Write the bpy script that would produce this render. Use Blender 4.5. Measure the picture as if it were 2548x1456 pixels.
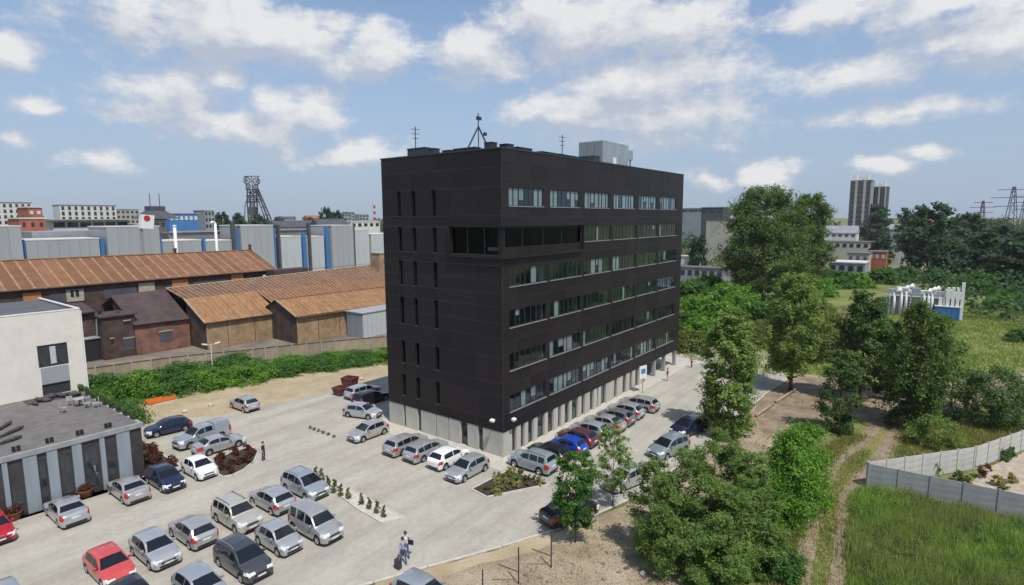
import bpy, bmesh, math, random
import numpy as np
from mathutils import Vector, Matrix
R = math.radians
scene = bpy.context.scene
COL = scene.collection
for o in list(bpy.data.objects): bpy.data.objects.remove(o)

# ------------------------------------------------------------------ camera
F_PX, W_PX, H_PX = 1432.16, 2547.0, 1456.0          # focal length and frame in survey pixels
PITCH, ROLL, YAW = R(7.3855), R(-0.2813), R(37.4008)
CAM = Vector((-39.0468, -30.9160, 21.5549))          # a drone some 21 m up
fw = Vector((math.cos(YAW)*math.cos(PITCH), math.sin(YAW)*math.cos(PITCH), -math.sin(PITCH)))
rt0 = Vector((math.sin(YAW), -math.cos(YAW), 0)); up0 = rt0.cross(fw)
rt = math.cos(ROLL)*rt0 + math.sin(ROLL)*up0
upv = -math.sin(ROLL)*rt0 + math.cos(ROLL)*up0
cam = bpy.data.cameras.new('camera'); camo = bpy.data.objects.new('camera', cam); COL.objects.link(camo)
camo.matrix_world = Matrix(((rt.x, upv.x, -fw.x, CAM.x), (rt.y, upv.y, -fw.y, CAM.y), (rt.z, upv.z, -fw.z, CAM.z), (0, 0, 0, 1)))
cam.sensor_fit = 'HORIZONTAL'; cam.angle = 2*math.atan(W_PX/2/F_PX); cam.clip_end = 20000; cam.clip_start = .5
scene.camera = camo

def ray(x, y): return fw + rt*((x-W_PX/2)/F_PX) + upv*((H_PX/2-y)/F_PX)
def gp(x, y, z=0.0):                                   # surveyed point -> place on the level z
    d = ray(x, y); return CAM + d*((z-CAM.z)/d.z)
def onY(x, y, Y): d = ray(x, y); return CAM + d*((Y-CAM.y)/d.y)
def onX(x, y, X): d = ray(x, y); return CAM + d*((X-CAM.x)/d.x)
def atr(x, y, D): d = ray(x, y); return CAM + d*(D/math.hypot(d.x, d.y))

# ------------------------------------------------------------------ world, sun, exposure
SUN_EL = R(60); SUNV = Vector((-.4306*math.cos(SUN_EL), -.9025*math.cos(SUN_EL), math.sin(SUN_EL)))
scene.render.engine = 'CYCLES'
scene.render.resolution_x, scene.render.resolution_y = 1024, 585
vs = scene.view_settings
vs.view_transform = 'Standard'; vs.look = 'None'; vs.gamma = 1; vs.exposure = 0.0; vs.use_curve_mapping = False
world = bpy.data.worlds.new('World'); scene.world = world; world.use_nodes = True
world.cycles.sampling_method = 'MANUAL'; world.cycles.sample_map_resolution = 512
wn, wl = world.node_tree.nodes, world.node_tree.links
for n in list(wn): wn.remove(n)
SKY_STRENGTH = .145
sun = bpy.data.lights.new('sun', 'SUN'); sun.energy = 4.05; sun.angle = R(.53); sun.color = (1, .955, .88)
suno = bpy.data.objects.new('sun', sun); COL.objects.link(suno); suno.location = (0, 0, 80)
suno.rotation_euler = SUNV.to_track_quat('Z', 'Y').to_euler()

def node(nt, typ, **kw):
    n = nt.nodes.new(typ)
    for k, v in kw.items():
        if k.startswith('i_'): n.inputs[int(k[2:])].default_value = v
        else: setattr(n, k, v)
    return n

# clouds: centre and half-size of each cumulus seen, as survey pixels; more of the same kind round the rest of the sky
CLOUDS = [(600,80,360,70,1),(330,35,130,45,.9),(930,120,110,52,1),(1195,128,105,58,.85),(1460,70,200,75,.95),(1690,70,125,60,.95),
 (1600,215,230,60,1),(1420,280,160,48,.9),(1640,290,200,55,.8),(565,195,75,34,1),(440,240,150,48,.8),(330,275,120,30,.7),(130,282,70,20,.7),(540,312,150,38,.85),(750,280,105,46,.95),
 (910,385,95,34,.85),(700,350,60,38,.75),(270,412,85,22,.7),(55,118,95,48,.9),(25,345,40,18,.6),(2100,25,200,40,.8),(2330,15,170,40,1),(2430,90,170,75,.75),(2150,180,320,34,.5),(2230,275,250,24,.5),
 (1640,345,200,22,.5),(1910,425,80,34,.9),(1740,440,45,22,.7),(2190,415,62,20,.7),(2290,370,55,14,.6)]
blobs = []
for x, y, sx, sy, w in CLOUDS:
    d = ray(x, y).normalized(); d.rotate(Matrix.Rotation(-YAW, 3, 'Z'))
    c = math.sqrt(1+((x-W_PX/2)/F_PX)**2)
    blobs.append((math.atan2(d.y, d.x), math.asin(d.z), 1.22*sx/F_PX/c**2, 1.3*sy/F_PX/c**1.2, w))
rng = random.Random(5)
for k in range(26):
    u = rng.uniform(.85, 2*math.pi-.85); u = u if u < math.pi else u-2*math.pi
    v = rng.uniform(.07, .62) if k > 8 else rng.uniform(.62, 1.25)
    s = .05+.22*v*rng.uniform(.6, 1.2)
    blobs.append((u, v, s/max(.3, math.cos(v)), s*.34, rng.uniform(.6, 1)))
for k in range(7):
    blobs.append((rng.uniform(-.8, .8), rng.uniform(.5, 1.2), .22, .09, rng.uniform(.6, 1)))

cg = bpy.data.node_groups.new('cloud_field', 'ShaderNodeTree')
cg.interface.new_socket('P', in_out='INPUT', socket_type='NodeSocketVector')
cg.interface.new_socket('D', in_out='OUTPUT', socket_type='NodeSocketFloat')
gi = cg.nodes.new('NodeGroupInput'); go = cg.nodes.new('NodeGroupOutput')
nz0 = node(cg, 'ShaderNodeTexNoise', i_2=7.0, i_3=5.0, i_4=.55); cg.links.new(gi.outputs[0], nz0.inputs[0])
sb = node(cg, 'ShaderNodeVectorMath', operation='MULTIPLY_ADD'); sb.inputs[1].default_value = (.16, .07, 0); sb.inputs[2].default_value = (-.08, -.035, 0)
cg.links.new(nz0.outputs['Color'], sb.inputs[0])
wp = node(cg, 'ShaderNodeVectorMath', operation='ADD'); cg.links.new(gi.outputs[0], wp.inputs[0]); cg.links.new(sb.outputs[0], wp.inputs[1])
prev = None
for (u, v, su, sv, w) in blobs:
    a = node(cg, 'ShaderNodeVectorMath', operation='MULTIPLY_ADD')
    a.inputs[1].default_value = (1/su, 1/sv, 0); a.inputs[2].default_value = (-u/su, -v/sv, 0)
    cg.links.new(wp.outputs[0], a.inputs[0])
    l = node(cg, 'ShaderNodeVectorMath', operation='LENGTH'); cg.links.new(a.outputs[0], l.inputs[0])
    m = node(cg, 'ShaderNodeMath', operation='MULTIPLY_ADD'); m.inputs[1].default_value = -w; m.inputs[2].default_value = w
    cg.links.new(l.outputs['Value'], m.inputs[0])
    if prev is not None:
        mx = node(cg, 'ShaderNodeMath', operation='SMOOTH_MAX'); mx.inputs[2].default_value = .25
        cg.links.new(prev.outputs[0], mx.inputs[0]); cg.links.new(m.outputs[0], mx.inputs[1]); prev = mx
    else: prev = m
mpn = node(cg, 'ShaderNodeVectorMath', operation='MULTIPLY'); mpn.inputs[1].default_value = (1, 1.7, 1); cg.links.new(gi.outputs[0], mpn.inputs[0])
nz = node(cg, 'ShaderNodeTexNoise', i_2=12.0, i_3=11.0, i_4=.64); cg.links.new(mpn.outputs[0], nz.inputs[0])
ma = node(cg, 'ShaderNodeMath', operation='MULTIPLY_ADD'); ma.inputs[1].default_value = 2.3; ma.inputs[2].default_value = -1.06
cg.links.new(nz.outputs[0], ma.inputs[0])
cl = node(cg, 'ShaderNodeMath', operation='MAXIMUM'); cl.inputs[1].default_value = -1.2; cg.links.new(prev.outputs[0], cl.inputs[0])
ad = node(cg, 'ShaderNodeMath', operation='ADD'); cg.links.new(cl.outputs[0], ad.inputs[0]); cg.links.new(ma.outputs[0], ad.inputs[1])
cg.links.new(ad.outputs[0], go.inputs[0])

wt = world.node_tree
tc = node(wt, 'ShaderNodeTexCoord')
vr = node(wt, 'ShaderNodeVectorRotate', rotation_type='Z_AXIS'); vr.inputs['Angle'].default_value = -YAW
wl.new(tc.outputs['Generated'], vr.inputs['Vector'])
sx = node(wt, 'ShaderNodeSeparateXYZ'); wl.new(vr.outputs[0], sx.inputs[0])
az = node(wt, 'ShaderNodeMath', operation='ARCTAN2'); wl.new(sx.outputs[1], az.inputs[0]); wl.new(sx.outputs[0], az.inputs[1])
el = node(wt, 'ShaderNodeMath', operation='ARCSINE'); wl.new(sx.outputs[2], el.inputs[0])
cx = node(wt, 'ShaderNodeCombineXYZ'); wl.new(az.outputs[0], cx.inputs[0]); wl.new(el.outputs[0], cx.inputs[1])
g1 = node(wt, 'ShaderNodeGroup', node_tree=cg); wl.new(cx.outputs[0], g1.inputs[0])
of = node(wt, 'ShaderNodeVectorMath', operation='ADD'); of.inputs[1].default_value = (-.014, .036, 0); wl.new(cx.outputs[0], of.inputs[0])
g2 = node(wt, 'ShaderNodeGroup', node_tree=cg); wl.new(of.outputs[0], g2.inputs[0])
dens = node(wt, 'ShaderNodeMapRange', interpolation_type='SMOOTHSTEP'); dens.inputs[1].default_value = -.14; dens.inputs[2].default_value = .58
wl.new(g1.outputs[0], dens.inputs[0])
df = node(wt, 'ShaderNodeMath', operation='SUBTRACT'); wl.new(g1.outputs[0], df.inputs[0]); wl.new(g2.outputs[0], df.inputs[1])
lit = node(wt, 'ShaderNodeMapRange'); lit.inputs[1].default_value = -.30; lit.inputs[2].default_value = .62; wl.new(df.outputs[0], lit.inputs[0])
cc = node(wt, 'ShaderNodeMix', data_type='RGBA'); cc.inputs[6].default_value = (3.45, 3.75, 4.4, 1); cc.inputs[7].default_value = (6.0, 5.95, 5.85, 1)
wl.new(lit.outputs[0], cc.inputs[0])
sky = node(wt, 'ShaderNodeTexSky', sky_type='NISHITA', sun_disc=False, sun_elevation=SUN_EL, sun_rotation=math.atan2(SUNV.x, SUNV.y) % (2*math.pi),
           altitude=250, air_density=1.0, dust_density=.7, ozone_density=1.0)
fac = node(wt, 'ShaderNodeMath', operation='MULTIPLY'); fac.inputs[1].default_value = .88; wl.new(dens.outputs[0], fac.inputs[0])
# pale bluish horizon air, the same all round
hzr = node(wt, 'ShaderNodeMapRange', interpolation_type='SMOOTHSTEP'); hzr.inputs[1].default_value = .46; hzr.inputs[2].default_value = -.02; hzr.inputs[3].default_value = 0; hzr.inputs[4].default_value = .88; wl.new(el.outputs[0], hzr.inputs[0])
hzm = node(wt, 'ShaderNodeMix', data_type='RGBA'); hzm.inputs[7].default_value = (2.35, 3.0, 4.1, 1); wl.new(hzr.outputs[0], hzm.inputs[0]); wl.new(sky.outputs[0], hzm.inputs[6])
mixs = node(wt, 'ShaderNodeMix', data_type='RGBA'); wl.new(fac.outputs[0], mixs.inputs[0]); wl.new(hzm.outputs[2], mixs.inputs[6]); wl.new(cc.outputs[2], mixs.inputs[7])
bg = node(wt, 'ShaderNodeBackground'); bg.inputs[1].default_value = SKY_STRENGTH; wl.new(mixs.outputs[2], bg.inputs[0])
wo = node(wt, 'ShaderNodeOutputWorld'); wl.new(bg.outputs[0], wo.inputs[0])

# ------------------------------------------------------------------ helpers
OFF = {}
class MB:
    def __init__(s): s.v = []; s.f = []; s.m = []
    def poly(s, pts, mi=0):
        b = len(s.v); s.v += [tuple(p) for p in pts]; s.f.append(tuple(range(b, b+len(pts)))); s.m.append(mi)
    def box(s, x0, x1, y0, y1, z0, z1, mi=0):
        s.obox(((x0+x1)/2, (y0+y1)/2, (z0+z1)/2), ((x1-x0)/2, 0, 0), (0, (y1-y0)/2, 0), (0, 0, (z1-z0)/2), mi); return s
    def obox(s, c, a, b_, h, mi=0):
        c, a, b_, h = Vector(c), Vector(a), Vector(b_), Vector(h); b = len(s.v)
        for k in (-1, 1):
            for p, q in ((-1, -1), (1, -1), (1, 1), (-1, 1)): s.v.append(tuple(c+a*p+b_*q+h*k))
        for q in ((3, 2, 1, 0), (4, 5, 6, 7), (0, 1, 5, 4), (1, 2, 6, 5), (2, 3, 7, 6), (3, 0, 4, 7)):
            s.f.append(tuple(b+i for i in q)); s.m.append(mi)
        return s
    def bar(s, p, q, w, h=None, mi=0):
        p, q = Vector(p), Vector(q); d = (q-p)
        side = d.cross(Vector((0, 0, 1)))
        side = side.normalized() if side.length > 1e-5 else Vector((1, 0, 0))
        u = side.cross(d).normalized()
        return s.obox((p+q)/2, d/2, side*(w/2), u*((h or w)/2), mi)
    def tube(s, pts, rad, n=7, mi=0, cap=True):
        pts = [Vector(p) for p in pts]; b = len(s.v); k = len(pts)
        for i, p in enumerate(pts):
            d = (pts[min(i+1, k-1)]-pts[max(i-1, 0)]).normalized()
            a = d.orthogonal().normalized() if abs(d.z) < .95 else Vector((1, 0, 0)); c = d.cross(a).normalized(); a = c.cross(d)
            r = rad[i] if hasattr(rad, '__len__') else rad
            for j in range(n):
                t = 2*math.pi*j/n; s.v.append(tuple(p+a*(r*math.cos(t))+c*(r*math.sin(t))))
        for i in range(k-1):
            for j in range(n):
                s.f.append((b+i*n+j, b+i*n+(j+1) % n, b+(i+1)*n+(j+1) % n, b+(i+1)*n+j)); s.m.append(mi)
        if cap:
            s.f.append(tuple(b+j for j in reversed(range(n)))); s.m.append(mi)
            s.f.append(tuple(b+(k-1)*n+j for j in range(n))); s.m.append(mi)
        return s
    def lathe(s, prof, c=(0, 0, 0), n=12, mi=0, axis='Z'):
        b = len(s.v); c = Vector(c)
        for r, z in prof:
            for j in range(n):
                t = 2*math.pi*j/n
                p = Vector((r*math.cos(t), r*math.sin(t), z)) if axis == 'Z' else Vector((r*math.cos(t), z, r*math.sin(t)))
                s.v.append(tuple(c+p))
        for i in range(len(prof)-1):
            for j in range(n):
                q = (b+i*n+j, b+i*n+(j+1) % n, b+(i+1)*n+(j+1) % n, b+(i+1)*n+j)
                s.f.append(q if axis == 'Z' else q[::-1]); s.m.append(mi)
        return s
    def mesh(s, name, smooth=False, off=None, angle=None):
        me = bpy.data.meshes.new(name)
        v = s.v if off is None else [(p[0]-off[0], p[1]-off[1], p[2]-off[2]) for p in s.v]
        me.from_pydata(v, [], s.f); me.polygons.foreach_set('material_index', s.m)
        if smooth or angle: me.polygons.foreach_set('use_smooth', [True]*len(s.f))
        me.update()
        if angle: me.set_sharp_from_angle(angle=R(angle))
        return me
    def build(s, name, mats, parent=None, smooth=False, angle=None):
        off = OFF.get(parent.name) if parent else None
        return link(name, s.mesh(name, smooth, off, angle), mats, parent)

def link(name, me, mats, parent=None, loc=None):
    o = bpy.data.objects.new(name, me); COL.objects.link(o)
    if mats is not None and len(me.materials) == 0:
        for m in (mats if isinstance(mats, (list, tuple)) else [mats]): me.materials.append(m)
    if parent: o.parent = parent; OFF[o.name] = OFF.get(parent.name)
    if loc is not None: o.location = loc
    return o
def tag(o, label, cat=None, group=None, kind=None):
    o['label'] = label
    if cat: o['category'] = cat
    if group: o['group'] = group
    if kind: o['kind'] = kind
    return o
def thing(name, label, cat, loc=(0, 0, 0), group=None, rz=0):
    o = bpy.data.objects.new(name, None); COL.objects.link(o); o.location = loc; o.rotation_euler = (0, 0, rz)
    o.empty_display_size = .3; OFF[o.name] = Vector(loc)
    return tag(o, label, cat, group)
def struct(name, mb, m, **k):
    o = mb.build(name, m, None, **k); o['kind'] = 'structure'; return o
UNIT = {}
def unit_box():
    if 'b' not in UNIT: UNIT['b'] = MB().box(-.5, .5, -.5, .5, -.5, .5)
    return UNIT['b']
def piece(name, parent, c, size, m, rz=0, key=''):
    """a box-shaped piece sharing one mesh per material"""
    k = 'u_'+m.name
    if k not in UNIT:
        UNIT[k] = unit_box().mesh('piece_'+m.name); UNIT[k].materials.append(m)
    o = bpy.data.objects.new(name, UNIT[k]); COL.objects.link(o); off = OFF.get(parent.name) or Vector((0, 0, 0))
    o.parent = parent; o.location = Vector(c)-off; o.scale = size; o.rotation_euler = (0, 0, rz); OFF[o.name] = off
    return o

# ------------------------------------------------------------------ materials
def M(name, col, rough=.7, metal=0, var=.12, scale=3.0, bump=0, bscale=30, spec=.4, col2=None, coat=0, isl=0, rnd=0, detail=5):
    """procedural Principled: base colour broken up by noise (col2 = second tone), optional relief, per-object / per-leaf variation"""
    m = bpy.data.materials.new(name); m.use_nodes = True; nt = m.node_tree; p = nt.nodes['Principled BSDF']; L = nt.links
    p.inputs['Roughness'].default_value = rough; p.inputs['Metallic'].default_value = metal
    p.inputs['Specular IOR Level'].default_value = spec; p.inputs['Coat Weight'].default_value = coat; p.inputs['Coat Roughness'].default_value = .06
    c = (*col, 1)
    t = node(nt, 'ShaderNodeTexCoord'); nz = node(nt, 'ShaderNodeTexNoise', i_2=scale, i_3=detail, i_4=.6); L.new(t.outputs['Object'], nz.inputs[0])
    if col2 is None:
        c2 = tuple(max(0, x*(1-2.2*var)) for x in col); c1 = tuple(x*(1+1.6*var) for x in col)
    else: c1, c2 = col, col2
    mr = node(nt, 'ShaderNodeMapRange'); mr.inputs[1].default_value = .3; mr.inputs[2].default_value = .7; L.new(nz.outputs[0], mr.inputs[0])
    mx = node(nt, 'ShaderNodeMix', data_type='RGBA'); mx.inputs[6].default_value = (*c2, 1); mx.inputs[7].default_value = (*c1, 1); L.new(mr.outputs[0], mx.inputs[0])
    out = mx.outputs[2]
    if isl or rnd:
        src = node(nt, 'ShaderNodeNewGeometry').outputs['Random Per Island'] if isl else node(nt, 'ShaderNodeObjectInfo').outputs['Random']
        k = isl or rnd
        mr2 = node(nt, 'ShaderNodeMapRange'); mr2.inputs[3].default_value = 1-k; mr2.inputs[4].default_value = 1+k; L.new(src, mr2.inputs[0])
        hs = node(nt, 'ShaderNodeVectorMath', operation='SCALE'); L.new(out, hs.inputs[0]); L.new(mr2.outputs[0], hs.inputs['Scale']); out = hs.outputs[0]
    L.new(out, p.inputs['Base Color'])
    if bump:
        nb = node(nt, 'ShaderNodeTexNoise', i_2=bscale, i_3=4.0); L.new(t.outputs['Object'], nb.inputs[0])
        b = node(nt, 'ShaderNodeBump'); b.inputs['Strength'].default_value = bump; b.inputs['Distance'].default_value = .05
        L.new(nb.outputs[0], b.inputs['Height']); L.new(b.outputs[0], p.inputs['Normal'])
    return m
def M_leaf(name, col, col2, isl=.35, scale=.6, trans=.42):
    m = M(name, col, rough=.55, scale=scale, col2=col2, isl=isl, spec=.25)
    nt = m.node_tree; p = nt.nodes['Principled BSDF']; out = nt.nodes['Material Output']
    src = p.inputs['Base Color'].links[0].from_socket
    tr = node(nt, 'ShaderNodeBsdfTranslucent'); br = node(nt, 'ShaderNodeVectorMath', operation='MULTIPLY'); br.inputs[1].default_value = (1.35, 1.45, .55)
    nt.links.new(src, br.inputs[0]); nt.links.new(br.outputs[0], tr.inputs[0])
    ms = node(nt, 'ShaderNodeMixShader'); ms.inputs[0].default_value = trans
    nt.links.new(p.outputs[0], ms.inputs[1]); nt.links.new(tr.outputs[0], ms.inputs[2]); nt.links.new(ms.outputs[0], out.inputs[0])
    return m
def M_glass(name, tint, refl=1.5, rough=.02, gcol=(.72, .88, 1.0)):
    m = bpy.data.materials.new(name); m.use_nodes = True; nt = m.node_tree; nt.nodes.remove(nt.nodes['Principled BSDF']); out = nt.nodes['Material Output']
    t = node(nt, 'ShaderNodeBsdfTransparent'); t.inputs[0].default_value = (*tint, 1)
    g = node(nt, 'ShaderNodeBsdfGlossy'); g.inputs['Roughness'].default_value = rough; g.inputs[0].default_value = (*gcol, 1)
    lw = node(nt, 'ShaderNodeLayerWeight'); lw.inputs[0].default_value = .5; pw = node(nt, 'ShaderNodeMath', operation='POWER'); pw.inputs[1].default_value = 4.0; nt.links.new(lw.outputs['Facing'], pw.inputs[0])
    fr = node(nt, 'ShaderNodeMath', operation='MULTIPLY_ADD'); fr.inputs[1].default_value = .9; fr.inputs[2].default_value = .035*refl; nt.links.new(pw.outputs[0], fr.inputs[0])
    nz = node(nt, 'ShaderNodeTexNoise', i_2=.7); bmp = node(nt, 'ShaderNodeBump'); bmp.inputs[0].default_value = .02; nt.links.new(nz.outputs[0], bmp.inputs['Height'])
    nt.links.new(bmp.outputs[0], g.inputs['Normal'])
    ms = node(nt, 'ShaderNodeMixShader'); nt.links.new(fr.outputs[0], ms.inputs[0]); nt.links.new(t.outputs[0], ms.inputs[1]); nt.links.new(g.outputs[0], ms.inputs[2])
    nt.links.new(ms.outputs[0], out.inputs[0]); return m
def M_brick(name, c1, c2, mortar, scale=1.0, stain=.5):
    m = M(name, c1, rough=.9, spec=.2); nt = m.node_tree; p = nt.nodes['Principled BSDF']; L = nt.links
    t = node(nt, 'ShaderNodeTexCoord'); sp = node(nt, 'ShaderNodeSeparateXYZ'); L.new(t.outputs['Object'], sp.inputs[0])
    a = node(nt, 'ShaderNodeMath', operation='ADD'); L.new(sp.outputs[0], a.inputs[0]); L.new(sp.outputs[1], a.inputs[1])
    cb = node(nt, 'ShaderNodeCombineXYZ'); L.new(a.outputs[0], cb.inputs[0]); L.new(sp.outputs[2], cb.inputs[1])
    b = node(nt, 'ShaderNodeTexBrick', i_1=(*c1, 1), i_2=(*c2, 1), i_3=(*mortar, 1), i_4=1.0/scale)
    b.inputs['Brick Width'].default_value = .25; b.inputs['Row Height'].default_value = .075; b.inputs['Mortar Size'].default_value = .008
    L.new(cb.outputs[0], b.inputs[0])
    n1 = node(nt, 'ShaderNodeTexNoise', i_2=.55, i_3=6.0, i_4=.65); L.new(t.outputs['Object'], n1.inputs[0])
    mr = node(nt, 'ShaderNodeMapRange'); mr.inputs[1].default_value = .35; mr.inputs[2].default_value = .68; mr.inputs[3].default_value = 1-stain; mr.inputs[4].default_value = 1.15; L.new(n1.outputs[0], mr.inputs[0])
    s = node(nt, 'ShaderNodeVectorMath', operation='SCALE'); L.new(b.outputs[0], s.inputs[0]); L.new(mr.outputs[0], s.inputs['Scale']); L.new(s.outputs[0], p.inputs['Base Color'])
    return m

MAT = dict(
 clad=M('dark_cladding', (.0165, .0120, .0130), rough=.5, var=.16, scale=.35, spec=.3, rnd=.22),
 clad_back=M('cladding_joint', (.10, .09, .086), rough=.6, var=.1),
 concrete=M('concrete_panel', (.45, .43, .375), rough=.85, var=.07, scale=1.2, bump=.15, rnd=.05),
 concrete_pale=M('pale_concrete', (.46, .455, .42), rough=.85, var=.09, scale=1.5, bump=.2, rnd=.05),
 concrete_grey=M('grey_concrete', (.30, .31, .31), rough=.85, var=.1, scale=1.0, bump=.2, rnd=.06),
 kerb=M('kerb_concrete', (.52, .49, .43), rough=.85, var=.08, scale=2),
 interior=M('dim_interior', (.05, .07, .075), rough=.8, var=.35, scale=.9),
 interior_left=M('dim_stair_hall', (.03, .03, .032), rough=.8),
 blind=M('white_blind', (.47, .49, .51), rough=.8, var=.06, rnd=.12),
 frame=M('graphite_frame', (.045, .045, .048), rough=.45),
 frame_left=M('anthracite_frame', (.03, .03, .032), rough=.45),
 sill=M('aluminium_sill', (.34, .35, .36), rough=.4, metal=.5, var=.05),
 glass=M_glass('window_glass', (.84, .88, .87)),
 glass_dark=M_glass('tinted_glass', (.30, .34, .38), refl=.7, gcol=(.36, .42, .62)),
 glass_far=M('distant_glass', (.03, .038, .045), rough=.08, spec=.8, var=.2),
 steel=M('galvanised_steel', (.42, .46, .48), rough=.42, metal=.55, var=.1, scale=1.5),
 steel_dark=M('dark_steel', (.06, .065, .075), rough=.5, metal=.4),
 white=M('white_paint', (.74, .74, .72), rough=.6, var=.04),
 render_white=M('cream_render', (.70, .665, .585), rough=.9, var=.035, scale=.8, bump=.06, bscale=60),
 roof_grey=M('grey_roof_membrane', (.105, .108, .115), rough=.85, var=.12, scale=.7),
 deck=M('terrace_deck', (.155, .145, .138), rough=.85, var=.12, scale=1.4),
 panel_blue=M('blue_grey_panel', (.25, .285, .31), rough=.6, var=.08, scale=1.1, rnd=.05),
 panel_dark=M('dark_panel', (.052, .045, .048), rough=.55, var=.15, scale=1.0),
 rust=M('rust_sheet', (.245, .118, .06), rough=.75, scale=.55, col2=(.15, .078, .048), rnd=.16, spec=.25, detail=8),
 rust_light=M('ochre_sheet', (.36, .195, .08), rough=.75, scale=.5, col2=(.21, .11, .055), rnd=.14, spec=.25, detail=8),
 rust_brown=M('brown_sheet', (.20, .115, .075), rough=.8, scale=.5, col2=(.10, .065, .05), rnd=.14, spec=.25, detail=8),
 seam=M('roof_seam', (.31, .18, .10), rough=.7, var=.2, scale=1.5),
 seam_dark=M('roof_seam_dark', (.12, .07, .05), rough=.7, var=.2, scale=1.5),
 brown_roof=M('brown_felt_roof', (.075, .052, .052), rough=.9, var=.15, scale=.8, rnd=.06),
 brick=M_brick('ochre_brick', (.40, .27, .15), (.33, .21, .115), (.36, .29, .20), stain=.35),
 brick_dark=M_brick('sooty_and_shaded_brick', (.12, .075, .062), (.085, .055, .05), (.10, .08, .07)),  # dark works brick, also used to colour shed left walls as shaded
 brick_red=M_brick('red_brick', (.30, .135, .095), (.21, .105, .08), (.2, .16, .13)),
 board=M('orange_board', (.48, .20, .07), rough=.8, var=.12, rnd=.12),
 board_pale=M('pale_board', (.42, .36, .27), rough=.8, var=.12),
 hall=M('grey_metal_cladding', (.33, .345, .36), rough=.55, var=.03, scale=.4, rnd=.04),
 hall_blue=M('blue_metal_strip', (.05, .17, .40), rough=.5, var=.06),
 hall_pale=M('pale_metal_cladding', (.46, .48, .50), rough=.55, var=.03),
 far_beige=M('distant_beige', (.40, .375, .325), rough=.9, var=.08, scale=.3),
 far_white=M('distant_white', (.60, .585, .55), rough=.9, var=.05, scale=.3),
 far_grey=M('distant_grey', (.26, .275, .30), rough=.9, var=.08, scale=.3),
 far_dark=M('distant_dark', (.075, .078, .09), rough=.85, var=.12, scale=.3),
 far_red=M('distant_red_brick', (.36, .12, .075), rough=.9, var=.12, scale=.3),
 far_blue=M('distant_blue', (.06, .20, .44), rough=.7, var=.06, scale=.3),
 far_roof=M('distant_roof', (.16, .15, .15), rough=.9, var=.1, scale=.3),
 iron=M('headframe_iron', (.07, .07, .085), rough=.6, metal=.2),
 bark=M('bark', (.12, .09, .065), rough=.95, var=.25, scale=6, bump=.4),
 bark_pale=M('pale_bark', (.24, .22, .19), rough=.95, var=.25, scale=6, bump=.4),
 leaf_willow=M_leaf('willow_leaf', (0.226, 0.326, 0.095), (0.147, 0.231, 0.067), trans=.5, isl=.28),
 leaf_poplar=M_leaf('poplar_leaf', (0.151, 0.227, 0.058), (0.074, 0.126, 0.038)),
 leaf_mid=M_leaf('birch_leaf', (0.260, 0.358, 0.095), (0.139, 0.213, 0.064)),
 leaf_dark=M_leaf('dark_leaf', (0.136, 0.221, 0.071), (0.068, 0.121, 0.046)),
 leaf_bright=M_leaf('bright_leaf', (0.187, 0.358, 0.044), (0.089, 0.199, 0.033)),
 leaf_shrub=M_leaf('shrub_leaf', (0.124, 0.256, 0.049), (0.054, 0.132, 0.034)),
 leaf_olive=M_leaf('olive_leaf', (0.196, 0.217, 0.063), (0.119, 0.154, 0.049)),
 leaf_red=M_leaf('barberry_leaf', (.20, .062, .035), (.075, .038, .026)),
 leaf_far=M_leaf('far_leaf', (0.088, 0.152, 0.071), (0.045, 0.084, 0.050), scale=.05),
 leaf_yellow=M_leaf('yellow_flower', (.42, .36, .10), (.25, .26, .09)),
 tire=M('tyre_rubber', (.02, .02, .02), rough=.8), rim=M('alloy_rim', (.50, .51, .52), rough=.35, metal=.7),
 carglass=M('car_glass', (.010, .014, .018), rough=.04, spec=.6, var=.02), black_trim=M('black_trim', (.022, .022, .024), rough=.55),
 lamp_clear=M('headlamp_lens', (.68, .70, .72), rough=.08, spec=.8, var=.15, scale=20), lamp_red=M('tail_lamp_lens', (.42, .025, .02), rough=.15, spec=.6),
 plate=M('number_plate', (.72, .72, .68), rough=.5),
 skin=M('skin', (.48, .29, .21), rough=.6, var=.05), hair=M('hair', (.035, .026, .02), rough=.6), shoe=M('shoe', (.03, .028, .027), rough=.6),
 orange=M('orange_plastic', (.72, .16, .03), rough=.5, var=.08), rusty_red=M('oxide_red_steel', (.155, .042, .035), rough=.65, var=.2, scale=2),
 stone=M('pale_stone', (.55, .51, .43), rough=.9, var=.15, bump=.4), old_wall=M('old_wall_slab', (.36, .30, .215), rough=.95, col2=(.20, .165, .12), scale=.9, bump=.4, rnd=.15), soil=M('dark_soil', (.055, .042, .034), rough=1, var=.3, scale=3, bump=.6, bscale=12),
 terracotta=M('rusty_planter', (.20, .085, .05), rough=.8, var=.15), wood=M('weathered_log', (.36, .28, .20), rough=.9, var=.2, scale=4),
 furniture=M('terrace_furniture', (.36, .345, .33), rough=.7), umbrella=M('dark_canvas', (.075, .068, .068), rough=.9, var=.25, scale=4),
)
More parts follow.
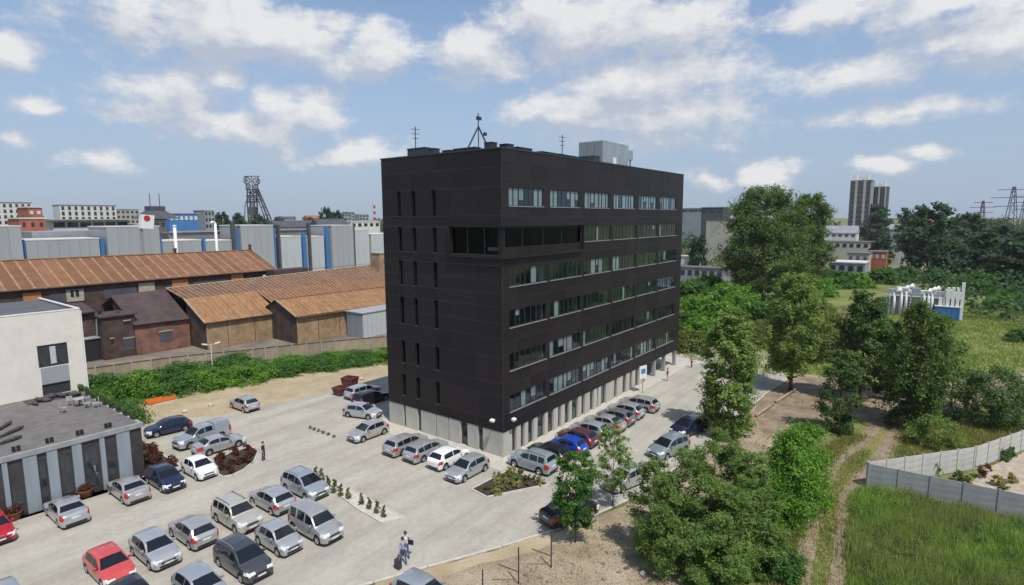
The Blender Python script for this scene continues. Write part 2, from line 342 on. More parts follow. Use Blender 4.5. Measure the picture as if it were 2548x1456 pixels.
# ------------------------------------------------------------------ ground
def ground_mat(name, stops, scale, scale2=.5, bump=.4, bscale=8, rough=1, fine=20, fineamt=.35):
    m = bpy.data.materials.new(name); m.use_nodes = True; nt = m.node_tree; p = nt.nodes['Principled BSDF']; L = nt.links
    p.inputs['Roughness'].default_value = rough; p.inputs['Specular IOR Level'].default_value = .15
    t = node(nt, 'ShaderNodeTexCoord'); n1 = node(nt, 'ShaderNodeTexNoise', i_2=scale, i_3=8.0, i_4=.65); L.new(t.outputs['Object'], n1.inputs[0])
    cr = node(nt, 'ShaderNodeValToRGB'); L.new(n1.outputs[0], cr.inputs[0])
    while len(cr.color_ramp.elements) < len(stops): cr.color_ramp.elements.new(.5)
    for e, (pos, c) in zip(cr.color_ramp.elements, stops): e.position = pos; e.color = (*c, 1)
    n2 = node(nt, 'ShaderNodeTexNoise', i_2=fine, i_3=4.0); L.new(t.outputs['Object'], n2.inputs[0])
    mr = node(nt, 'ShaderNodeMapRange'); mr.inputs[1].default_value = .3; mr.inputs[2].default_value = .7; mr.inputs[3].default_value = 1-fineamt; mr.inputs[4].default_value = 1+fineamt; L.new(n2.outputs[0], mr.inputs[0])
    s = node(nt, 'ShaderNodeVectorMath', operation='SCALE'); L.new(cr.outputs[0], s.inputs[0]); L.new(mr.outputs[0], s.inputs['Scale']); L.new(s.outputs[0], p.inputs['Base Color'])
    b = node(nt, 'ShaderNodeBump'); b.inputs['Strength'].default_value = bump; b.inputs['Distance'].default_value = .08
    n3 = node(nt, 'ShaderNodeTexNoise', i_2=bscale, i_3=5.0); L.new(t.outputs['Object'], n3.inputs[0]); L.new(n3.outputs[0], b.inputs['Height']); L.new(b.outputs[0], p.inputs['Normal'])
    return m
G_GROUND = ground_mat('meadow_ground', [(.30, (.085, .12, .036)), (.45, (.14, .165, .052)), (.58, (.20, .19, .075)), (.70, (.25, .21, .12))], .09, fine=3.0)
G_DIRT = ground_mat('sandy_dirt', [(.30, (.21, .16, .11)), (.5, (.31, .25, .175)), (.7, (.40, .34, .25))], .35, fine=9)
G_SAND = ground_mat('pale_sand_strip', [(.3, (.30, .235, .14)), (.5, (.39, .315, .205)), (.7, (.46, .385, .27))], .3, fine=12, fineamt=.2)
G_GRASS = ground_mat('tall_grass_ground', [(.3, (.035, .055, .018)), (.5, (.07, .10, .028)), (.7, (.12, .12, .05))], .4, fine=6)
G_DRY = ground_mat('dry_grass', [(.3, (.11, .165, .04)), (.48, (.17, .215, .06)), (.66, (.25, .25, .10))], .25, fine=8)
G_TRACK = ground_mat('rutted_track', [(.3, (.165, .12, .085)), (.5, (.25, .195, .14)), (.7, (.33, .27, .20))], .6, fine=10)

def paving_mat():
    m = ground_mat('block_paving', [(.28, (.36, .338, .288)), (.5, (.432, .408, .352)), (.72, (.475, .452, .392))], .22, fine=2.2, fineamt=.07, bump=.1, bscale=14, rough=.9)
    nt = m.node_tree; L = nt.links; p = nt.nodes['Principled BSDF']; src = p.inputs['Base Color'].links[0].from_socket
    t = node(nt, 'ShaderNodeTexCoord'); b = node(nt, 'ShaderNodeTexBrick', i_1=(1, 1, 1, 1), i_2=(.93, .93, .94, 1), i_3=(.74, .73, .70, 1), i_4=1.0)
    b.inputs['Brick Width'].default_value = .2; b.inputs['Row Height'].default_value = .1; b.inputs['Mortar Size'].default_value = .006; L.new(t.outputs['Object'], b.inputs[0])
    m1 = node(nt, 'ShaderNodeVectorMath', operation='MULTIPLY'); L.new(src, m1.inputs[0]); L.new(b.outputs[0], m1.inputs[1])
    mp = node(nt, 'ShaderNodeMapping'); mp.inputs['Rotation'].default_value = (0, 0, R(-22)); mp.inputs['Scale'].default_value = (.05, .5, 1); L.new(t.outputs['Object'], mp.inputs[0])
    n2 = node(nt, 'ShaderNodeTexNoise', i_2=1.0, i_3=5.0, i_4=.6); L.new(mp.outputs[0], n2.inputs[0])     # scuffed driving lanes
    mr = node(nt, 'ShaderNodeMapRange'); mr.inputs[1].default_value = .4; mr.inputs[2].default_value = .68; mr.inputs[3].default_value = 1.03; mr.inputs[4].default_value = .80; L.new(n2.outputs[0], mr.inputs[0])
    n3 = node(nt, 'ShaderNodeTexNoise', i_2=.9, i_3=6.0, i_4=.7); L.new(t.outputs['Object'], n3.inputs[0])   # oil spots
    m3 = node(nt, 'ShaderNodeMapRange'); m3.inputs[1].default_value = .66; m3.inputs[2].default_value = .78; m3.inputs[3].default_value = 1; m3.inputs[4].default_value = .72; L.new(n3.outputs[0], m3.inputs[0])
    mm = node(nt, 'ShaderNodeMath', operation='MULTIPLY'); L.new(mr.outputs[0], mm.inputs[0]); L.new(m3.outputs[0], mm.inputs[1])
    s = node(nt, 'ShaderNodeVectorMath', operation='SCALE'); L.new(m1.outputs[0], s.inputs[0]); L.new(mm.outputs[0], s.inputs['Scale']); L.new(s.outputs[0], p.inputs['Base Color'])
    return m
G_PAVE = paving_mat()

def jitter(pts, step=1.0, amp=.25, seed=1):
    """resample an outline and roughen it"""
    r = random.Random(seed); out = []
    for i, a in enumerate(pts):
        b = pts[(i+1) % len(pts)]; d = math.hypot(b[0]-a[0], b[1]-a[1]); n = max(1, int(d/step))
        for k in range(n):
            t = k/n; out.append((a[0]+(b[0]-a[0])*t+r.uniform(-amp, amp), a[1]+(b[1]-a[1])*t+r.uniform(-amp, amp)))
    return out
def sheet(name, pts, z, m, kind='structure', rough=None, seed=1):
    p2 = jitter(pts, *rough, seed=seed) if rough else pts
    bm = bmesh.new(); f = bm.faces.new([bm.verts.new((p[0], p[1], z)) for p in p2]); bmesh.ops.triangulate(bm, faces=[f])
    bmesh.ops.recalc_face_normals(bm, faces=bm.faces)
    if bm.faces[:][0].normal.z < 0: bmesh.ops.reverse_faces(bm, faces=bm.faces)
    me = bpy.data.meshes.new(name); bm.to_mesh(me); bm.free()
    o = link(name, me, m); o['kind'] = kind; return o
D2 = lambda pts, z=0: [tuple(gp(x, y, z))[:2] for x, y in pts]

g = MB()
rs = [0, 60, 150, 400, 1000, 2500, 7000]; N = 32
for i in range(len(rs)-1):
    for j in range(N):
        a, b = 2*math.pi*j/N, 2*math.pi*(j+1)/N
        P = lambda r, t: (20+r*math.cos(t), r*math.sin(t), -.04)
        if i == 0: g.poly([P(0, 0), P(rs[1], a), P(rs[1], b)])
        else: g.poly([P(rs[i], a), P(rs[i+1], a), P(rs[i+1], b), P(rs[i], b)])
struct('ground', g, G_GROUND)

PAVE = [(-75, -6), (-42, -6)] + D2([(820, 1478), (930, 1450), (1065, 1411), (1250, 1360), (1440, 1300), (1590, 1232), (1700, 1150), (1830, 1046), (1900, 985), (1960, 945)]) + \
       [(58, -9), (60, 14), (44, 16), (44, 22), (24, 27)] + D2([(967, 934), (900, 955), (800, 978), (660, 1010), (560, 1032), (430, 1042), (352, 1056)]) + [(-20, 37), (-21, 21), (-75, 24)]
sheet('paved_yard', PAVE, 0, G_PAVE)
sheet('walkway', [(-2.2, -1.5), (43, -1.5), (46, -4.2), (46, 6), (-2.2, 17.5)], .006, M('walkway_slabs', (.47, .445, .385), rough=.9, var=.05, scale=1.0))
sheet('sandy_strip', D2([(352, 1058), (430, 1044), (560, 1034), (660, 1012), (800, 980), (900, 957), (967, 936)])+[(24, 29), (40, 40), (35, 46)]+D2([(955, 868), (800, 900), (650, 935), (500, 965), (380, 1000), (300, 1030)])+[(-24, 40)], -.026, G_SAND, rough=(1.2, .25), seed=3)
sheet('sandy_verge', D2([(700, 1530), (930, 1453), (1065, 1414), (1250, 1363), (1440, 1303), (1590, 1236), (1700, 1155), (1830, 1050), (1900, 989), (1990, 930), (2120, 950), (2030, 1000), (1960, 1060), (1850, 1190), (1780, 1330), (1760, 1420), (1650, 1560)]), -.022, G_DIRT, rough=(1.0, .3), seed=4)
sheet('bare_verge_edge', D2([(930, 1452), (1065, 1413.5), (1250, 1362.5), (1440, 1302.5), (1475, 1312), (1330, 1370), (1150, 1415), (1080, 1440), (1000, 1475)]), -.014, G_SAND, rough=(1.0, .12), seed=9)
for s_, pts in enumerate([[(1985, 1490), (2010, 1330), (2035, 1230), (2075, 1150), (2130, 1110), (2170, 1070), (2200, 1030), (2240, 1010), (2330, 1020)], [(2080, 1490), (2100, 1330), (2105, 1225), (2140, 1190), (2190, 1135), (2225, 1085), (2250, 1050), (2330, 1035)]]):
    P = [gp(*p) for p in pts]; L_, R_ = [], []
    for i, p in enumerate(P):
        d = (P[min(i+1, len(P)-1)]-P[max(i-1, 0)]).normalized(); nn = Vector((-d.y, d.x, 0))*(.55 if i < 6 else .95); L_.append((p+nn)[:2]); R_.append((p-nn)[:2])
    sheet('dirt_track', L_+R_[::-1], -.012-.004*s_, G_TRACK, rough=(.7, .1), seed=20+s_)
sheet('trodden_ground', D2([(1880, 1000), (1990, 935), (2130, 955), (2300, 950), (2547, 925), (2600, 960), (2440, 1010), (2340, 1050), (2230, 1060), (2100, 1040), (1980, 1050), (1900, 1080)]), -.018, G_TRACK, rough=(1.5, .4), seed=6)
sheet('far_dirt_road', D2([(2040, 775), (2200, 735), (2300, 760), (2120, 790)]), -.018, G_TRACK, rough=(3, .8), seed=8)
sheet('grass_verge', D2([(1990, 935), (2130, 955), (2300, 945), (2547, 920), (2640, 800), (2547, 700), (2250, 720), (2000, 760), (1700, 800), (1690, 890), (1740, 905), (1890, 940)]), -.032, G_DRY, rough=(4, .8), seed=10)
sheet('meadow', D2([(2120, 1500), (2130, 1230), (2160, 1218), (2547, 1300), (2900, 1390), (2900, 1600)]), -.030, G_GRASS, rough=(1.2, .3), seed=11)
sheet('garden_plot', D2([(2166, 1212), (2420, 1198), (2450, 1166), (2720, 1050), (2900, 1150), (2900, 1300), (2547, 1292)]), -.008, M('garden_gravel', (.40, .335, .26), rough=1, var=.15, scale=1.5, bump=.3))
sheet('works_yard', [(-40, 55)]+[(-8.3, 60.5), (4, 59), (28, 50), (70, 40), (90, 60), (60, 100), (-40, 100)], -.03, ground_mat('works_yard_ground', [(.3, (.12, .10, .085)), (.5, (.19, .165, .135)), (.7, (.27, .23, .17))], .2))

def kerb(name, pts, w=.12, h=.10, closed=True, z=0):
    mb = MB(); n = len(pts)
    for i in range(n if closed else n-1):
        a, b = Vector((*pts[i][:2], z+h/2)), Vector((*pts[(i+1) % n][:2], z+h/2)); d = (b-a).normalized()*(w/2-.004)
        mb.bar(a-d*.0, b-d, w, h)
    return struct(name, mb, MAT['kerb'])
KL = D2([(820, 1478), (930, 1450), (1065, 1411), (1250, 1360), (1440, 1300), (1590, 1232), (1700, 1150), (1830, 1046), (1900, 985)])
kerb('yard_kerb', KL, .16, .08, False)

# ------------------------------------------------------------------ facades and windows
ZV = Vector((0, 0, 1))
def facade(mb, o, u, n, us, vs_, holes, depth, mi=0, reveal=True, rmi=None):
    """front faces of a wall on a grid, minus holes, plus the reveals of the holes; returns the solid cells"""
    o, u, n = Vector(o), Vector(u), Vector(n); P = lambda a, b, k=0: o+u*a+ZV*b-n*k; cells = []
    flip = (u.cross(ZV)).dot(n) < 0
    def q(*p): mb.poly(p[::-1] if flip else p, mi)
    for i in range(len(us)-1):
        for j in range(len(vs_)-1):
            a, b = (us[i]+us[i+1])/2, (vs_[j]+vs_[j+1])/2
            if any(h[0] < a < h[1] and h[2] < b < h[3] for h in holes): continue
            q(P(us[i], vs_[j]), P(us[i+1], vs_[j]), P(us[i+1], vs_[j+1]), P(us[i], vs_[j+1])); cells.append((us[i], us[i+1], vs_[j], vs_[j+1]))
    if reveal:
        m0 = mi; mi = rmi if rmi is not None else mi
        for a0, a1, b0, b1 in holes:
            q(P(a0, b0), P(a0, b0, depth), P(a1, b0, depth), P(a1, b0)); q(P(a0, b1), P(a1, b1), P(a1, b1, depth), P(a0, b1, depth))
            q(P(a0, b0), P(a0, b1), P(a0, b1, depth), P(a0, b0, depth)); q(P(a1, b0), P(a1, b0, depth), P(a1, b1, depth), P(a1, b1))
    return cells
def window(parent, o, u, n, a0, a1, b0, b1, panes, fm, gm, rec=.09, fw_=.055, sill=None, label=None, blinds=None, rng=None, mull=.05):
    o, u, n = Vector(o), Vector(u), Vector(n); P = lambda a, b, k=0: o+u*a+ZV*b-n*k
    mb = MB(); ub = lambda x: u*(x/2)
    def fr(x0, x1, y0, y1, dep=.07): mb.obox(P((x0+x1)/2, (y0+y1)/2, rec), u*((x1-x0)/2), n*(dep/2), ZV*((y1-y0)/2))
    fr(a0, a1, b0, b0+fw_); fr(a0, a1, b1-fw_, b1); fr(a0, a0+fw_, b0+fw_, b1-fw_); fr(a1-fw_, a1, b0+fw_, b1-fw_)
    ed = panes if isinstance(panes, (list, tuple)) else [a0+(a1-a0)*k/panes for k in range(panes+1)]
    for e in ed[1:-1]: fr(e-mull/2, e+mull/2, b0+fw_, b1-fw_)
    w = mb.build('window', fm, parent)
    rz = math.atan2(u.y, u.x)
    for e0, e1 in zip(ed, ed[1:]):
        piece('pane', w, P((e0+e1)/2, (b0+b1)/2, rec+.01), (e1-e0-.03, .012, b1-b0-.06), gm, rz)
    if sill: piece('sill', w, P((a0+a1)/2, b0-.03, rec/2-.03), (a1-a0+.06, rec+.10, .07), sill, rz)
    if blinds:
        for e0, e1 in zip(ed, ed[1:]):
            k = rng.random()
            if k < blinds:
                drop = 1 if rng.random() < .7 else rng.uniform(.35, .8)
                hh = (b1-b0-.12)*drop
                piece('blind', w, P((e0+e1)/2, b1-.06-hh/2, rec+.05), ((e1-e0)*rng.uniform(.72, .97), .02, hh), MAT['blind'], rz)
    return w

# ------------------------------------------------------------------ office block
OL, OW, OH, OB = 41.43, 15.47, 27.43, 2.34
ob = thing('office_building', 'dark brown clad seven storey office block with ribbon windows above grey concrete base', 'building', (OL/2, OW/2, 0))
heads = [24.2, 20.65, 17.1, 13.4, 9.45, 5.6]; WH = 1.62
groups = [(.95+6.5*i, .95+6.5*i+5.7) for i in range(6)]
def grp(r_, i): a = .98+6.5*i; return (a, a+(5.35 if r_ == 0 else 5.95))
rngw = random.Random(11)
SU, SN = Vector((1, 0, 0)), Vector((0, -1, 0))          # long facade
holesS = []
for r_, hd in enumerate(heads):
    for i, (a, b) in enumerate(groups):
        if r_ == 1 and i < 2: continue
        holesS.append((*grp(r_, i), hd-WH, hd))
BIG = (0, 13.3, 18.3, 20.78)
vb = sorted({OB, OH, 26.4, 24.85}|{h-WH for h in heads}|set(heads)|{(heads[k]-WH+heads[k+1])/2 for k in range(5)}|{3.15})
ub_ = sorted({0, OL, 13.3}|{grp(q, i)[j] for q in (0, 1) for i in range(6) for j in (0, 1)})
wall = MB(); RB = .45
cellsS = facade(wall, (0, 0, 0), SU, SN, ub_, vb, holesS+[BIG], RB, 0, rmi=1)
WU, WN = Vector((0, 1, 0)), Vector((-1, 0, 0))          # short facade
slc = [8.15, 10.92, 12.98]; slz = [(21.75, 24.2), (18.3, 20.7), (14.92, 17.4), (10.95, 13.75), (6.85, 9.2), (3.4, 5.65)]
holesW = [(c-.29, c+.29, z0, z1) for c in slc for z0, z1 in slz]
BIGW = (0, 5.9, 18.3, 20.78)
ubw = sorted({0, 3.0, 5.9, OW}|{c-.29 for c in slc}|{c+.29 for c in slc})
vbw = sorted({OB, OH, 25.9, 16.1, 12.3}|{z for a in slz for z in a}|{20.78, 18.3}-{20.7})
cellsW = facade(wall, (0, 0, 0), WU, WN, ubw, vbw, holesW+[BIGW], RB, 0, rmi=1)
wall.poly([(OL, 0, OB), (OL, OW, OB), (OL, OW, OH), (OL, 0, OH)]); wall.poly([(OL, OW, OB), (0, OW, OB), (0, OW, OH), (OL, OW, OH)])
wall.poly([(0, 0, OB), (0, OW, OB), (OL, OW, OB), (OL, 0, OB)])
wall.build('wall', [MAT['clad_back'], MAT['clad']], ob)
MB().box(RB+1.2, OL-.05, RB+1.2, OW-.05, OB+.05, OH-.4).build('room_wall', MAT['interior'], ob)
fl = MB()
for hd in heads: fl.box(.06, OL-.06, RB+.02, RB+1.19, hd-WH-.35, hd-WH-.02); fl.box(RB+.02, RB+1.19, RB+1.2, OW-.06, hd-WH-.35, hd-WH-.02)
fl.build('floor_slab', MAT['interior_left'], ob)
parts_w = MB()
for i in range(7): parts_w.box(.5+6.5*i-.06, .5+6.5*i+.06, RB+.02, RB+1.18, OB+.1, OH-.5)
parts_w.build('partition', MAT['far_grey'], ob)
roof = MB(); roof.box(.02, OL-.02, .02, OW-.02, OH-.42, OH-.38); roof.build('roof', MAT['roof_grey'], ob)
cop = MB()
for x0, x1, y0, y1 in ((-.06, OL+.06, -.06, .3), (-.06, OL+.06, OW-.3, OW+.06), (-.06, .3, .3, OW-.3), (OL-.3, OL+.06, .3, OW-.3)): cop.box(x0, x1, y0, y1, OH-.01, OH+.10)
cop.build('coping', MAT['steel_dark'], ob)
def clad(cells, o, u, n):
    rz = math.atan2(u.y, u.x)
    for a0, a1, b0, b1 in cells:
        piece('cladding_panel', ob, Vector(o)+u*((a0+a1)/2)+ZV*((b0+b1)/2)+n*.008, (a1-a0-.035, .014, b1-b0-.035), MAT['clad'], rz)
cols_ = [0, 2.05, 4.2, 7.2, 10.45, 13.7, 16.95, 20.2, 23.45, 26.7, 29.95, 33.2, 36.45, OL]; panS = []
zr = [(OB, heads[5]-WH)]+[(heads[k+1], heads[k]-WH) for k in range(5)]
bands = [(26.4, OH), (24.85, 26.4), (heads[0], 24.85)]
for z0_, z1_ in zr: bands += [(z0_, (z0_+z1_)/2), ((z0_+z1_)/2, z1_)]
for b0, b1 in bands: panS += [(c0, c1, b0, b1) for c0, c1 in zip(cols_, cols_[1:])]
for r_, hd in enumerate(heads):
    xs = [(grp(r_, i)) for i in range(6) if not (r_ == 1 and i < 2)]; e0 = 0 if r_ != 1 else 13.42
    for a, b in xs: panS.append((e0, a, hd-WH, hd)); e0 = b
    panS.append((e0, OL, hd-WH, hd))
panS = [q for q in panS if q[1]-q[0] > .1 and not (q[0] < 13.3 and q[2] > 18.2 and q[3] < 20.8 and q[1] <= 13.71)]
clad(panS, (0, 0, 0), SU, SN); clad(cellsW, (0, 0, 0), WU, WN)
for r_, hd in enumerate(heads):
    for i, (a, b) in enumerate(groups):
        if r_ == 1 and i < 2: continue
        a, b = grp(r_, i); ed = [a]; step = (b-a)/7
        for k in range(1, 7): ed.append(a+step*k+rngw.uniform(-.16, .16))
        ed.append(b)
        window(ob, (0, 0, 0), SU, SN, a, b, hd-WH, hd, ed, MAT['frame'], MAT['glass'], sill=MAT['sill'], blinds=(.9 if r_ == 0 else .30 if r_ in (2, 5) else .14), rng=rngw)
for c in slc:
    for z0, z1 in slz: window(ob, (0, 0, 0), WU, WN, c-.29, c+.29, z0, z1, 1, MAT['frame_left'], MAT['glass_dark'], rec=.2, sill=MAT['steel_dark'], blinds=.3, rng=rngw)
# the glazed corner box
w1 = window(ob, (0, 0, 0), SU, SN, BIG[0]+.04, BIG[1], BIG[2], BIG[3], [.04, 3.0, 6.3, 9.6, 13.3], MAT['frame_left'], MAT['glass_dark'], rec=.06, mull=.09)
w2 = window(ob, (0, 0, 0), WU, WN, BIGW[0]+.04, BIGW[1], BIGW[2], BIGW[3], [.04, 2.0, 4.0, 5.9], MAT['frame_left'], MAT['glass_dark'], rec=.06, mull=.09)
rim = MB()
rim.box(-.34, 13.36, -.34, -.05, 18.02, 18.28); rim.box(-.34, 13.36, -.34, -.05, 20.80, 20.98); rim.box(13.3, 13.42, -.34, -.05, 18.28, 20.80)
rim.box(-.34, -.05, -.05, 5.96, 18.02, 18.28); rim.box(-.34, -.05, -.05, 5.96, 20.80, 20.98); rim.box(-.34, -.05, 5.9, 6.02, 18.28, 20.80)
rim.build('glazing_surround', MAT['clad'], ob)
# base storey: concrete panels with tall slit windows between
bw = MB(); ENT = 30.4
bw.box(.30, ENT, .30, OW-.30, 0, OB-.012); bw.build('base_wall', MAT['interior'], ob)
for x0, x1 in [(0, 1.33), (2.0, 2.68), (3.27, 3.87), (4.75, 5.44), (6.66, 7.26), (8.3, 9.12), (9.69, 10.41), (11.33, 11.81), (13.12, 13.83), (14.55, 15.67), (16.5, 17.27), (17.58, 18.22), (19.43, 21.46), (22.23, 23.66), (24.67, 25.6), (26.3, 27.2), (28.24, 29.7)]:
    piece('concrete_panel', ob, ((x0+x1)/2, .16, OB/2), (x1-x0, .27, OB-.02), MAT['concrete'])
for y0, y1 in [(.31, 2.44), (3.07, 4.35), (5.29, 6.74), (6.86, 8.44), (8.56, 10.64), (11.18, 12.9), (13.28, OW)]:
    piece('concrete_panel', ob, (.16, (y0+y1)/2, OB/2), (.27, y1-y0, OB-.02), MAT['concrete'])
sl = [(1.33, 2.0), (2.68, 3.27), (3.87, 4.75), (5.44, 6.66), (7.26, 8.3), (9.12, 9.69), (10.41, 11.33), (11.81, 13.12), (13.83, 14.55), (15.67, 16.5), (17.27, 17.58), (18.22, 19.43), (21.46, 22.23), (23.66, 24.67), (25.6, 26.3), (27.2, 28.24)]
for x0, x1 in sl:
    w = MB().box(x0+.02, x1-.02, .235, .275, .08, OB-.03).build('slit_window', MAT['frame'], ob); piece('pane', w, ((x0+x1)/2, .225, OB/2), (x1-x0-.14, .012, OB-.3), MAT['glass'])
for y0, y1 in [(2.44, 3.07), (4.35, 5.29), (10.64, 11.18), (12.9, 13.28)]:
    w = MB().box(.235, .275, y0+.02, y1-.02, .08, OB-.03).build('slit_window', MAT['frame'], ob); piece('pane', w, (.225, (y0+y1)/2, OB/2), (.012, y1-y0-.14, OB-.3), MAT['glass'])
for x in (30.2, 33.6, 37.0, 40.9):
    MB().box(x-.22, x+.22, .12, .56, 0, OB-.013).build('column', MAT['concrete_grey'], ob)
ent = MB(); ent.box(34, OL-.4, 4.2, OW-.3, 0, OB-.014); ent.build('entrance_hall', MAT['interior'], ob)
MB().box(ENT+.3, 33.8, 5.0, 5.1, .1, OB-.2).build('entrance_door', MAT['glass_far'], ob)
# floodlights on the corner
for p, d in (((-.06, .75, 3.55), (-1, 0, 0)), ((.75, -.06, 3.55), (0, -1, 0))):
    d = Vector(d); p = Vector(p); mb = MB(); mb.bar(p, p+d*.45, .06); o_ = mb.build('floodlight', MAT['steel_dark'], ob)
    s_ = Vector((d.y, d.x, 0)); hb = MB(); hb.obox(p+d*.58-ZV*.02, s_*.2, d*.15+ZV*-.05, ZV*.09+d*.03); hb.build('lamp_head', MAT['white'], o_)

def roof_box(name, label, x0, x1, y0, y1, z0, z1, m, cat, group=None, legs=True):
    t = thing(name, label, cat, ((x0+x1)/2, (y0+y1)/2, z0), group); mb = MB()
    mb.box(x0, x1, y0, y1, z0+.12, z1); mb.build('housing', m, t); MB().box(x0-.05, x1+.05, y0-.05, y1+.05, z1+.003, z1+.06).build('lid', m, t)
    MB().box(x0+.1, x1-.1, y0+.1, y1-.1, z0, z0+.12).build('plinth', MAT['concrete_grey'], t); return t
RZ = OH-.38
ah = thing('air_handling_unit', 'big galvanised air handling unit with side duct on the office roof', 'roof plant', (32.5, 7.8, RZ))
for k in range(3): piece('housing_panel', ah, (28.8+2.45*k+1.2, 7.8, RZ+2.35), (2.40, 3.6, 4.1), MAT['steel'])
for k in range(3): piece('louvre_panel', ah, (28.74, 6.6+1.2*k, RZ+2.5), (.1, 1.14, 3.6), MAT['panel_blue'])
MB().box(28.7, 36.2, 5.9, 9.7, RZ, RZ+.28).build('base_frame', MAT['steel_dark'], ah)
MB().box(27.2, 28.6, 6.4, 9.6, RZ, RZ+2.4).build('intake_box', MAT['steel_dark'], ah)
dk = MB(); dk.box(36.2, 38.4, 6.4, 8.4, RZ+2.6, RZ+3.9); dk.bar((36.9, 6.6, RZ), (36.9, 6.6, RZ+2.6), .18); dk.bar((38.0, 6.6, RZ), (38.0, 6.6, RZ+2.6), .18); dk.bar((38, 8.2, RZ), (38, 8.2, RZ+2.6), .18); dk.build('exhaust_duct', MAT['steel'], ah)
MB().box(31.4, 32.2, 5.80, 5.98, RZ+.6, RZ+2.4).build('white_hatch', MAT['white'], ah)
for k, (x0, x1, y0, y1, h) in enumerate([(.5, 1.3, 9.7, 12.1, .80), (.5, 1.3, 8.5, 9.2, .62), (.5, 1.3, 1.5, 2.3, .62), (.5, 1.3, 3.4, 6.0, .34), (.5, 1.3, 6.4, 7.4, .30), (1.4, 2.4, .5, 1.3, .48), (3.0, 5.2, .5, 1.3, .36), (6.8, 9.4, .5, 1.3, .30), (11.0, 13.0, .5, 1.3, .30), (15.2, 16.8, .5, 1.3, .34), (9.9, 10.7, .5, 1.3, .32)]):
    roof_box('roof_vent', ['wide dark vent box near the far left roof corner', 'small square dark vent beside the wide one on the roof', 'tallest dark vent box at the near roof corner', 'low dark vent second from near corner on left roof edge', 'low dark vent third from near corner on left roof edge', 'square dark vent just right of the near roof corner', 'long flat dark vent box second along the right roof edge', 'longest flat dark vent box third along the right roof edge', 'flat dark vent box left of the roof plant', 'dark vent box beside the intake of the roof plant', 'short flat dark vent between two long ones on roof edge'][k], x0, x1, y0, y1, RZ, OH+h, MAT['steel_dark'], 'roof vent', 'vent boxes along the office roof')
def mast(name, label, x, y, z0, z1, kind):
    t = thing(name, label, 'antenna', (x, y, z0)); b = MB(); b.tube([(x, y, z0), (x, y, z1)], .05, 5); b.build('pole', MAT['steel_dark'], t)
    if kind == 'a':
        l = MB(); l.bar((x-1.5, y+.6, z0), (x, y, z1-1.2), .11); l.build('strut', MAT['steel_dark'], t)
        l = MB(); l.bar((x+1.5, y-.6, z0), (x, y, z1-1.2), .11); l.build('strut', MAT['steel_dark'], t)
        MB().box(x-.2, x+.35, y-.1, y+.1, z1-.6, z1-.3).build('camera_head', MAT['steel_dark'], t); MB().box(x+.45, x+.75, y-.4, y-.2, z1-2.0, z1-1.7).build('junction_box', MAT['steel_dark'], t)
    else:
        for k in range(3):
            zz = z1-.25-.45*k; MB().bar((x-.4+.08*k, y+.2, zz), (x+.4-.08*k, y-.2, zz), .05).build('crossbar', MAT['steel_dark'], t)
    return t
mast('antenna_mast', 'thin mast braced by two slanting struts on the office roof', 2.9, 5.0, RZ, 31.2, 'a')
mast('antenna_mast', 'slim aerial with short crossbars above the far left roof edge', 2.0, 12.5, RZ, 30.6, 'b')
mast('antenna_mast', 'slim aerial with crossbars left of the steel roof plant', 17.4, 5.0, RZ, 30.8, 'b')

# ------------------------------------------------------------------ cream house over dark podium (left)
lb = thing('podium_building', 'cream rendered upper storeys standing on a dark striped single storey podium with terrace', 'building', (-30, 30, 0))
PY, PT, PX = 22.0, 4.62, -21.1; WY = 37.9; WX = -20.15
pm = MB(); pm.box(-60, PX, PY, 52, 0, PT-.02); pm.build('podium_wall', MAT['panel_dark'], lb)
dk = MB(); dk.box(-60, PX+.1, PY-.1, WY, PT-.015, PT+.02); dk.build('terrace_deck', MAT['deck'], lb)
MB().box(-60, PX+.14, PY-.16, PY+.12, PT-.25, PT+.12).build('parapet', MAT['concrete_grey'], lb)
MB().box(PX-.12, PX+.16, PY+.12, WY-.05, PT-.25, PT+.08).build('edge_parapet', MAT['concrete_grey'], lb)
for x0, x1 in [(-30.08, -29.78), (-28.91, -28.09), (-27.5, -26.85), (-25.94, -25.32), (-24.12, -23.78), (-22.95, -22.01), (-31.6, -31.0), (-33.4, -32.7)]:
    piece('facade_panel', lb, ((x0+x1)/2, PY-.05, PT/2-.15), (x1-x0, .14, PT-.3), MAT['panel_blue'])
for x0, x1, z0, z1 in [(-29.7, -29.0, .9, 2.1), (-23.7, -23.05, 1.0, 2.3), (-28.0, -27.6, .5, 3.9), (-26.75, -26.05, .6, 3.8), (-25.2, -24.3, .6, 3.8)]:
    w = MB().box(x0, x1, PY-.035, PY+.002, z0, z1).build('window', MAT['frame'], lb); piece('pane', w, ((x0+x1)/2, PY-.045, (z0+z1)/2), (x1-x0-.12, .012, z1-z0-.12), MAT['glass_far'])
uw = MB(); hs = [(-23.82, -21.45, 7.45, 9.62), (-23.75, -21.5, PT+.02, 5.75)]
facade(uw, (0, WY, 0), (1, 0, 0), (0, -1, 0), sorted({-60, WX}|{h[0] for h in hs}|{h[1] for h in hs}), sorted({PT+.02, 12.75}|{h[2] for h in hs[:1]}|{h[3] for h in hs}), hs, .25)
uw.poly([(WX, WY, 0), (WX, 51, 0), (WX, 51, 12.75), (WX, WY, 12.75)]); uw.poly([(-60, WY+.26, PT), (WX-.02, WY+.26, PT), (WX-.02, WY+.26, 12.5), (-60, WY+.26, 12.5)]); uw.build('upper_wall', MAT['render_white'], lb)
MB().box(-60, WX-.02, WY+.3, 51, 12.2, 12.62).build('upper_roof', MAT['roof_grey'], lb)
pr = MB(); pr.box(-60, WX+.03, WY-.03, WY+.2, 12.752, 12.86); pr.box(WX-.2, WX+.03, WY+.2, 51, 12.752, 12.86); pr.build('roof_edge', MAT['white'], lb)
